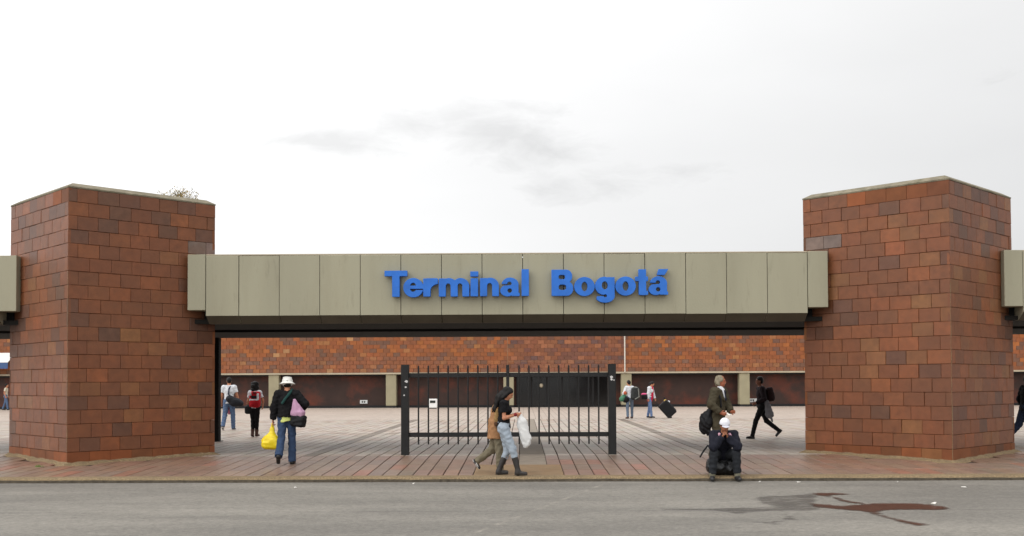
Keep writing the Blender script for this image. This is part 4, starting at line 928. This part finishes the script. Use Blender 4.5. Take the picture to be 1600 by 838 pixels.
# 3 woman with a red rucksack
J = person('person with curly dark hair and black leggings carrying a red rucksack', (-8.06, 31.36, 0), -4, 1.60, True, legs=((4, 14, -10), (4, 4, 0)), lean=2, head=(10, 10), wrist=((-.28, .10, .90), (.20, .22, 1.0)), pole=((-1, -.8, 0), (1, -.8, 0)), top=WHITEC, top_len=.90, trousers=BLACKC, shoe=BRSHOE, boot=.14, hair='curly', vox=.011, face=False, abd=-3)
b = V(.09, -.24, 1.13); Rb = rotm(0, 0, 0)
carried(J, 'rucksack', 'red rucksack with white trim on the person with curly hair', 'backpack', [('pack', [rbx(b, V(.155, .11, .235), Rb, .07), ell(b + V(0, -.05, -.11), V(.16, .12, .13))], REDC, .008), ('white_trim', [rbx(b + V(-.10, -.075, .16), V(.035, .045, .05), Rb, .02), rbx(b + V(.115, -.07, .08), V(.03, .05, .10), Rb, .02), rbx(b + V(.0, -.125, -.01), V(.12, .012, .022), Rb, .01), rbx(b + V(-.115, -.09, -.01), V(.025, .035, .035), Rb, .02)], WHITEC, 0), ('dark_pocket', [rbx(b + V(.0, -.105, .07), V(.085, .012, .045), Rb, .01), rbx(b + V(.02, -.115, .20), V(.06, .012, .02), Rb, .01)], BLK, 0)], .010)
carried(J, 'handbag', 'black handbag on the left side of the person with curly hair', 'bag', [('sack', [rbx(V(-.20, .02, .82), V(.10, .10, .13), None, .06), cap(V(-.22, .04, .95), V(-.24, .06, 1.0), .016, .016)], BLK, .006)], .011)
# 4 person in a tan jacket half hidden by the woman in front
J = person('person in tan jacket and khaki trousers walking right, half hidden behind the long haired woman', (-.50, 19.70, -.10), -90, 1.48, legs=((-13, 40, -58), (8, 6, 0)), lean=1, head=(0, 22), wrist=((-.22, .20, .95), (.22, .22, .95)), pole=((-.5, -1, 0), (.5, -1, 0)), sleeve='long', top=TAN, top_len=.77, belly=.05, top_fat=.022, trousers=KHAKI, leg_fat=.016, shoe=(mat('black_canvas', lin(30, 30, 33)), WHSOLE), face=False)
for l_ in J['leg']:
    an, fd, fu = l_[2], l_[3], l_[4]
    for q in range(3):
        m_ = an - fu * .045 + fd * (.035 + .03 * q); addpart(J, 'shoe_stripe', [cap(m_ + V(.046, 0, -.016), m_ + V(.040, 0, .022) - fd * .012, .0065, .0065)], WHSOLE, .005)
b = V(.23, .07, 1.07)
carried(J, 'day_pack', 'sand brown bag at the side of the person in the tan jacket', 'bag', [('pack', [rbx(b, V(.05, .09, .14), rotm(8), .045), ell(b + V(0, -.02, -.03), V(.06, .10, .12))], cloth('sand', (150, 120, 78)), .007), ('base', [rbx(b + V(0, .0, -.135), V(.06, .11, .045), rotm(8), .03)], cloth('brown_base', (88, 62, 44)), .004)])
# 5 woman with long black hair
J = person('woman with long black hair, black t-shirt and pale jeans walking right past the railing', (-.36, 19.27, -.10), -90, 1.64, True, legs=((10, 34, 0), (24, 10, 0)), lean=1, head=(0, 30), wrist=((-.10, .24, 1.19), (.12, .24, 1.18)), pole=((-.4, -1, -.6), (.4, -1, -.6)), hand=((.3, 1, .1), (-.5, 1, .12)), curl=1.1, top=BLACKC, top_len=.93, top_fat=.006, trousers=JEANL, leg_fat=.006, shoe=mat('worn_black_boot', lin(46, 42, 40), rough=.5, var=.25, scale=18), boot=.27, hair='long', belly=.01)
w = J['arm'][1][2] + J['arm'][1][3] * .07
carried(J, 'white_bag', 'crumpled white plastic bag held by the woman with long black hair', 'bag', [('sack', [cap(w + V(-.02, .0, .02), w + V(-.02, .04, -.14), .022, .07, V(1, 0, 0), 1.4), cap(w + V(-.02, .05, -.16), w + V(-.02, .11, -.42), .095, .105, V(1, 0, 0), 1.8), ell(w + V(-.02, .13, -.50), V(.06, .085, .12))], WHP, .011)])
addpart(J, 'wristband', [cap(J['arm'][1][2] - J['arm'][1][3] * .02, J['arm'][1][2] - J['arm'][1][3] * .005, .032, .032)], cloth('band', (120, 40, 44)), .006)
# 6 elderly man in an olive coat
J = person('elderly grey haired person in olive brown coat and tie behind the seated person', (4.02, 21.75, -.04), -128, 1.74, legs=((-8, 10, -4), (10, 6, 0)), lean=5, head=(26, 2), wrist=((-.10, .27, 1.02), (.22, .18, 1.00)), pole=((-1, -.7, -.3), (1, -.8, -.2)), hand=((.3, 1, 0), (-.4, 1, -.2)), sleeve='long', top=OLIVE, top_len=.80, top_fat=.026, belly=.012, trousers=OLIVE, leg_fat=.02, shoe=BLSHOE, hair='grey', hairm=HAIR_G, skin=mat('skin_ruddy', lin(156, 92, 66), rough=.5, var=.1, scale=24, bump=.2, bscale=160))
fr, sp_, nk = J['front'], J['spine'], J['neck']
addpart(J, 'shirt_collar', [cap(nk - sp_ * .02 + fr * .02, nk + sp_ * .015 + fr * .02, .082, .064), cap(nk - sp_ * .03 + fr * .09, nk - sp_ * .17 + fr * .145, .055, .02, fr, 1.6)], WHITEC, .007)
addpart(J, 'tie', [cap(nk - sp_ * .035 + fr * .125, nk - sp_ * .06 + fr * .142, .02, .016), cap(nk - sp_ * .06 + fr * .142, nk - sp_ * .21 + fr * .175, .016, .026, fr, 2)], cloth('dark_tie', (30, 34, 48)), .006)
for sd in (-1, 1): addpart(J, 'lapel', [cap(nk - sp_ * .02 + V(sd * .085, 0, 0) + fr * .06, nk - sp_ * .22 + V(sd * .03, 0, 0) + fr * .155, .034, .026, fr, 2.2)], OLIVE, .007)
addpart(J, 'moustache', [cap(J['hl'](-.026, .098, -.046), J['hl'](.026, .098, -.046), .009, .009)], HAIR_G, .005)
b = V(.20, -.15, .80)
carried(J, 'black_satchel', 'slumped black cloth bag hanging behind the elderly person in the olive coat', 'bag', [('sack', [ell(b + V(0, 0, .02), V(.12, .15, .20)), cap(b + V(0, .02, .10), b + V(.0, .12, .30), .10, .04), ell(b + V(0, -.05, -.12), V(.10, .11, .13)), cap(b + V(0, .05, -.2), b + V(0, .03, -.27), .05, .02)], BLK, .010), ('strap', chain([b + V(.02, .10, .28), V(.16, -.13, 1.22), V(.145, -.06, 1.42), V(.14, .03, 1.47), V(.14, .15, 1.30), V(.14, .165, 1.12)], .02), BLK, 0)])
w = J['arm'][1][2] + J['arm'][1][3] * .11
carried(J, 'folded_paper', 'folded pale paper in the hand of the elderly person', 'paper', [('sheet', [rbx(w + V(-.05, .03, .0), V(.03, .075, .008), rotm(-25, 0, -20), .004)], M['paper'], 0)], .006)
# 7 person seated on a bag at the kerb
J = person('person in white cap seated on a black bag at the kerb, hands at mouth', (3.64, 19.28, -.2), 178, 1.70, legs=((103, 110, 0), (103, 110, 0)), lean=24, bend=14, head=(0, 20), hip=.44, abd=15, cuff=.045, wrist=((-.05, .42, .82), (.05, .42, .82)), pole=((-.8, .3, -1), (.8, .3, -1)), hand=((.45, -.1, 1), (-.45, -.1, 1)), curl=1.25, sleeve='long', top=NAVY, top_len=.92, top_fat=.022, belly=.01, trousers=CHAR, leg_fat=.012, shoe=mat('grey_black_shoe', lin(44, 43, 44), rough=.5, var=.3, scale=25), skin=mat('skin_tanned', lin(150, 98, 70), rough=.55, var=.1, scale=20))
hl, hk, HRm = J['hl'], J['hk'], J['HR']
cp_ = addpart(J, 'cap', [ell(hl(0, -.008, .035), V(.100, .118, .108) * hk, HRm, clip=(hl(0, .0, .026), -HRm[:, 2] + HRm[:, 1] * .15))], cloth('cap_white', (214, 214, 220)), .007, .002)
addpart(J, 'brim', [ell(hl(0, .12, .030), V(.075, .075, .012) * hk, HRm)], cloth('brim_grey', (186, 186, 194)), .006, parent=cp_)
nk, fr, sp_ = J['neck'], J['front'], J['spine']
for sd in (-1, 1): addpart(J, 'collar_lining', [cap(nk + V(sd * .09, 0, 0) + fr * .045, nk + V(sd * .13, 0, 0) + fr * .12 - sp_ * .07, .028, .030, fr, 1.6)], cloth('pale_pink', (206, 160, 176)), .007)
for (h0, kn, an, fd, fu) in J['leg']: addpart(J, 'sock', [cap(an + fu * .02, an + fu * .075, .056, .060, clip=(an + fu * .09, fu))], cloth('grey_sock', (120, 116, 100)), .008, .004)
carried(J, 'travel_bag', 'shiny black bag on the kerb under the seated person', 'bag', [('sack', [rbx(V(.0, -.02, .245), V(.27, .21, .155), None, .11), ell(V(.08, .12, .24), V(.20, .12, .13)), ell(V(-.14, .12, .2), V(.15, .11, .11))], mat('black_vinyl', lin(20, 20, 22), rough=.28, var=.2, scale=16, bump=.5, bscale=40), .011), ('strap', chain([V(.25, -.02, .62), V(.33, .02, .53), V(.40, .05, .42)], .016), BLK, 0), ('handle', chain([V(-.08, .2, .30), V(-.04, .25, .36), V(.05, .25, .36), V(.1, .2, .3)], .012), BLK, 0)])
# 8 person in black striding left
J = person('slim person in black striding left in front of the right tower', (6.72, 29.6, 0), 90, 1.76, legs=((26, 12, 0), (-22, 30, -50)), lean=2, head=(0, 2), wrist=((-.16, .18, 1.0), (.20, .0, .98)), pole=((-.6, -1, 0), (.6, -1, 0)), sleeve='long', top=cloth('plum_black', (30, 20, 24)), top_len=.92, top_fat=.008, trousers=BLACKC, leg_fat=.0, shoe=BLSHOE, hair='short', skin=SKIN_D)
b = V(.02, -.24, 1.24)
carried(J, 'dark_backpack', 'dark maroon backpack on the person striding left', 'backpack', [('pack', [rbx(b, V(.13, .10, .20), rotm(-10), .07), ell(b + V(0, -.04, -.05), V(.13, .10, .15))], cloth('maroon', (44, 28, 28)), .006)], .010)
carried(J, 'grey_garment', 'grey jacket draped over the arm of the person striding left', 'jacket', [('cloth', [cap(V(-.20, -.10, 1.02), V(-.21, -.17, .68), .06, .12, V(1, 0, 0), 2.2), cap(V(-.20, -.14, .95), V(-.21, -.24, .66), .06, .05, V(1, 0, 0), 2.), cap(V(-.21, -.20, .66), V(-.21, -.25, .48), .03, .022)], GREYC, .012)], .010)
# 9, 10 two travellers far across the plaza
J = person('far traveller in white top and grey jeans with a large backpack', (4.72, 46.4, 0), 20, 1.66, True, legs=((-6, 4, -4), (10, 4, 0)), abd=8, lean=4, head=(20, 10), wrist=((-.26, .14, .96), (.22, .22, 1.0)), pole=((-1, -.8, 0), (1, -.8, 0)), sleeve='long', top=WHITEC, top_len=.92, top_fat=.016, trousers=cloth('grey_denim', (92, 104, 120)), shoe=BRSHOE, vox=.013, hair='short', face=False)
b = V(.13, -.26, 1.10); dg = cloth('pack_dark', (48, 50, 50))
carried(J, 'hiking_backpack', 'large dark backpack with grey edge on the far traveller in white top', 'backpack', [('pack', [rbx(b, V(.17, .13, .28), rotm(0, 6), .09)], dg, .006), ('grey_edge', [cap(b + V(.10, -.13, .2), b + V(.13, -.13, -.14), .025, .025), cap(b + V(.13, -.13, -.14), b + V(-.06, -.13, -.24), .025, .025), ell(b + V(0, 0, .25), V(.14, .10, .06))], cloth('pack_grey', (118, 118, 112)), 0)], .013)
carried(J, 'green_roll', 'green roll bag at the left side of the far traveller in white top', 'bag', [('roll', [cap(V(-.42, -.05, .86), V(-.26, .05, .96), .11, .11)], cloth('green_roll', (70, 116, 92)), .004), ('dark_sack', [ell(V(-.22, -.04, .84), V(.17, .12, .14))], BLK, .004), ('orange_bundle', [ell(V(-.25, -.05, 1.13), V(.08, .07, .08))], cloth('orange_bundle', (176, 92, 66)), .004)], .013)
J = person('far traveller in white jacket and red shirt pulling a wheeled suitcase', (5.66, 46.9, 0), -118, 1.62, True, legs=((-8, 4, -8), (12, 6, 0)), lean=5, head=(0, 32), wrist=((-.20, .20, .90), (.24, .02, .86)), pole=((-1, -.8, 0), (1, -.8, 0)), sleeve='long', top=WHITEC, top_len=.97, top_fat=.014, trousers=cloth('sky_denim', (100, 120, 156)), shoe=BLSHOE, vox=.013, hair='pony')
nk, fr, sp_, P = J['neck'], J['front'], J['spine'], J['pelvis']
addpart(J, 'red_shirt', [cap(nk - sp_ * .03 + fr * .08, J['chest'] + fr * .10, .06, .075, fr, 1.3), cap(J['chest'] + fr * .10, P + fr * .10 + V(0, 0, .02), .075, .08, fr, 1.3), cap(P + V(0, 0, -.05), P + V(0, 0, .06), .155, .15, V(0, 1, 0), 1.2)], cloth('crimson', (186, 30, 62)), .012, .005)
carried(J, 'shoulder_bag', 'dark bag with pink flap beside the far traveller in red shirt', 'bag', [('sack', [rbx(V(.26, -.14, .95), V(.11, .14, .11), None, .06)], BLK, .005), ('pink_flap', [ell(V(.28, -.16, 1.07), V(.09, .13, .05))], cloth('hot_pink', (212, 92, 134)), .004)], .013)
st = thing('suitcase', (6.42, 46.75, 0), 'black wheeled suitcase tilted on its wheels far across the plaza', 'suitcase')
RS = rotm(0, -42); o_ = V(0, 0, .40)
for n_, pr, m_ in (('case', [rbx(o_, V(.24, .17, .36), RS, .05), rbx(o_ + RS @ V(.24, 0, -.02), V(.03, .13, .28), RS, .03)], BLK), ('wheel', [cap(RS @ V(-.14, -.12, -.36) + o_, RS @ V(-.14, -.10, -.36) + o_, .055, .055)], M['frame']), ('wheel', [cap(RS @ V(-.14, .10, -.36) + o_, RS @ V(-.14, .12, -.36) + o_, .055, .055)], M['frame']), ('handle', chain([RS @ V(-.17, -.09, .33) + o_, RS @ V(-.17, -.09, .62) + o_, RS @ V(-.17, .09, .62) + o_, RS @ V(-.17, .09, .33) + o_], .013), M['frame'])):
    put(n_, sdf_mesh(n_, pr, .012), m_, st, local=True)
tb_ = thing('toy_bundle', (6.42, 46.75, 0), 'small yellow and white bundle on top of the black suitcase', 'bundle')
put('yellow_piece', sdf_mesh('yellow_piece', [ell(RS @ V(.18, -.05, .34) + o_, V(.07, .06, .06))], .012), cloth('straw', (190, 160, 90)), tb_, local=True)
put('white_piece', sdf_mesh('white_piece', [ell(RS @ V(.26, -.05, .20) + o_, V(.06, .05, .06))], .012), WHITEC, tb_, local=True)
put('dark_piece', sdf_mesh('dark_piece', [cap(RS @ V(.2, 0, .38) + o_, RS @ V(.24, 0, .47) + o_, .04, .03)], .012), BLK, tb_, local=True)
# 11 far person by the left edge, 12 person leaving at the right edge
J = person('far person in pale shirt and jeans walking at the left edge by the building', (-33.02, 66.5, 0), -80, 1.66, legs=((-10, 10, -8), (14, 6, 0)), top=cloth('cream', (190, 180, 160)), sleeve='short', trousers=JEAN, shoe=BLSHOE, vox=.016, face=False)
J = person('person in black with white soled shoes behind the right tower at the right edge', (12.66, 26.5, 0), -88, 1.72, legs=((-18, 24, -40), (18, 10, 0)), top=BLACKC, sleeve='long', top_fat=.02, trousers=cloth('night_denim', (36, 44, 62)), leg_fat=.02, shoe=(WHITEC, WHSOLE), vox=.012)
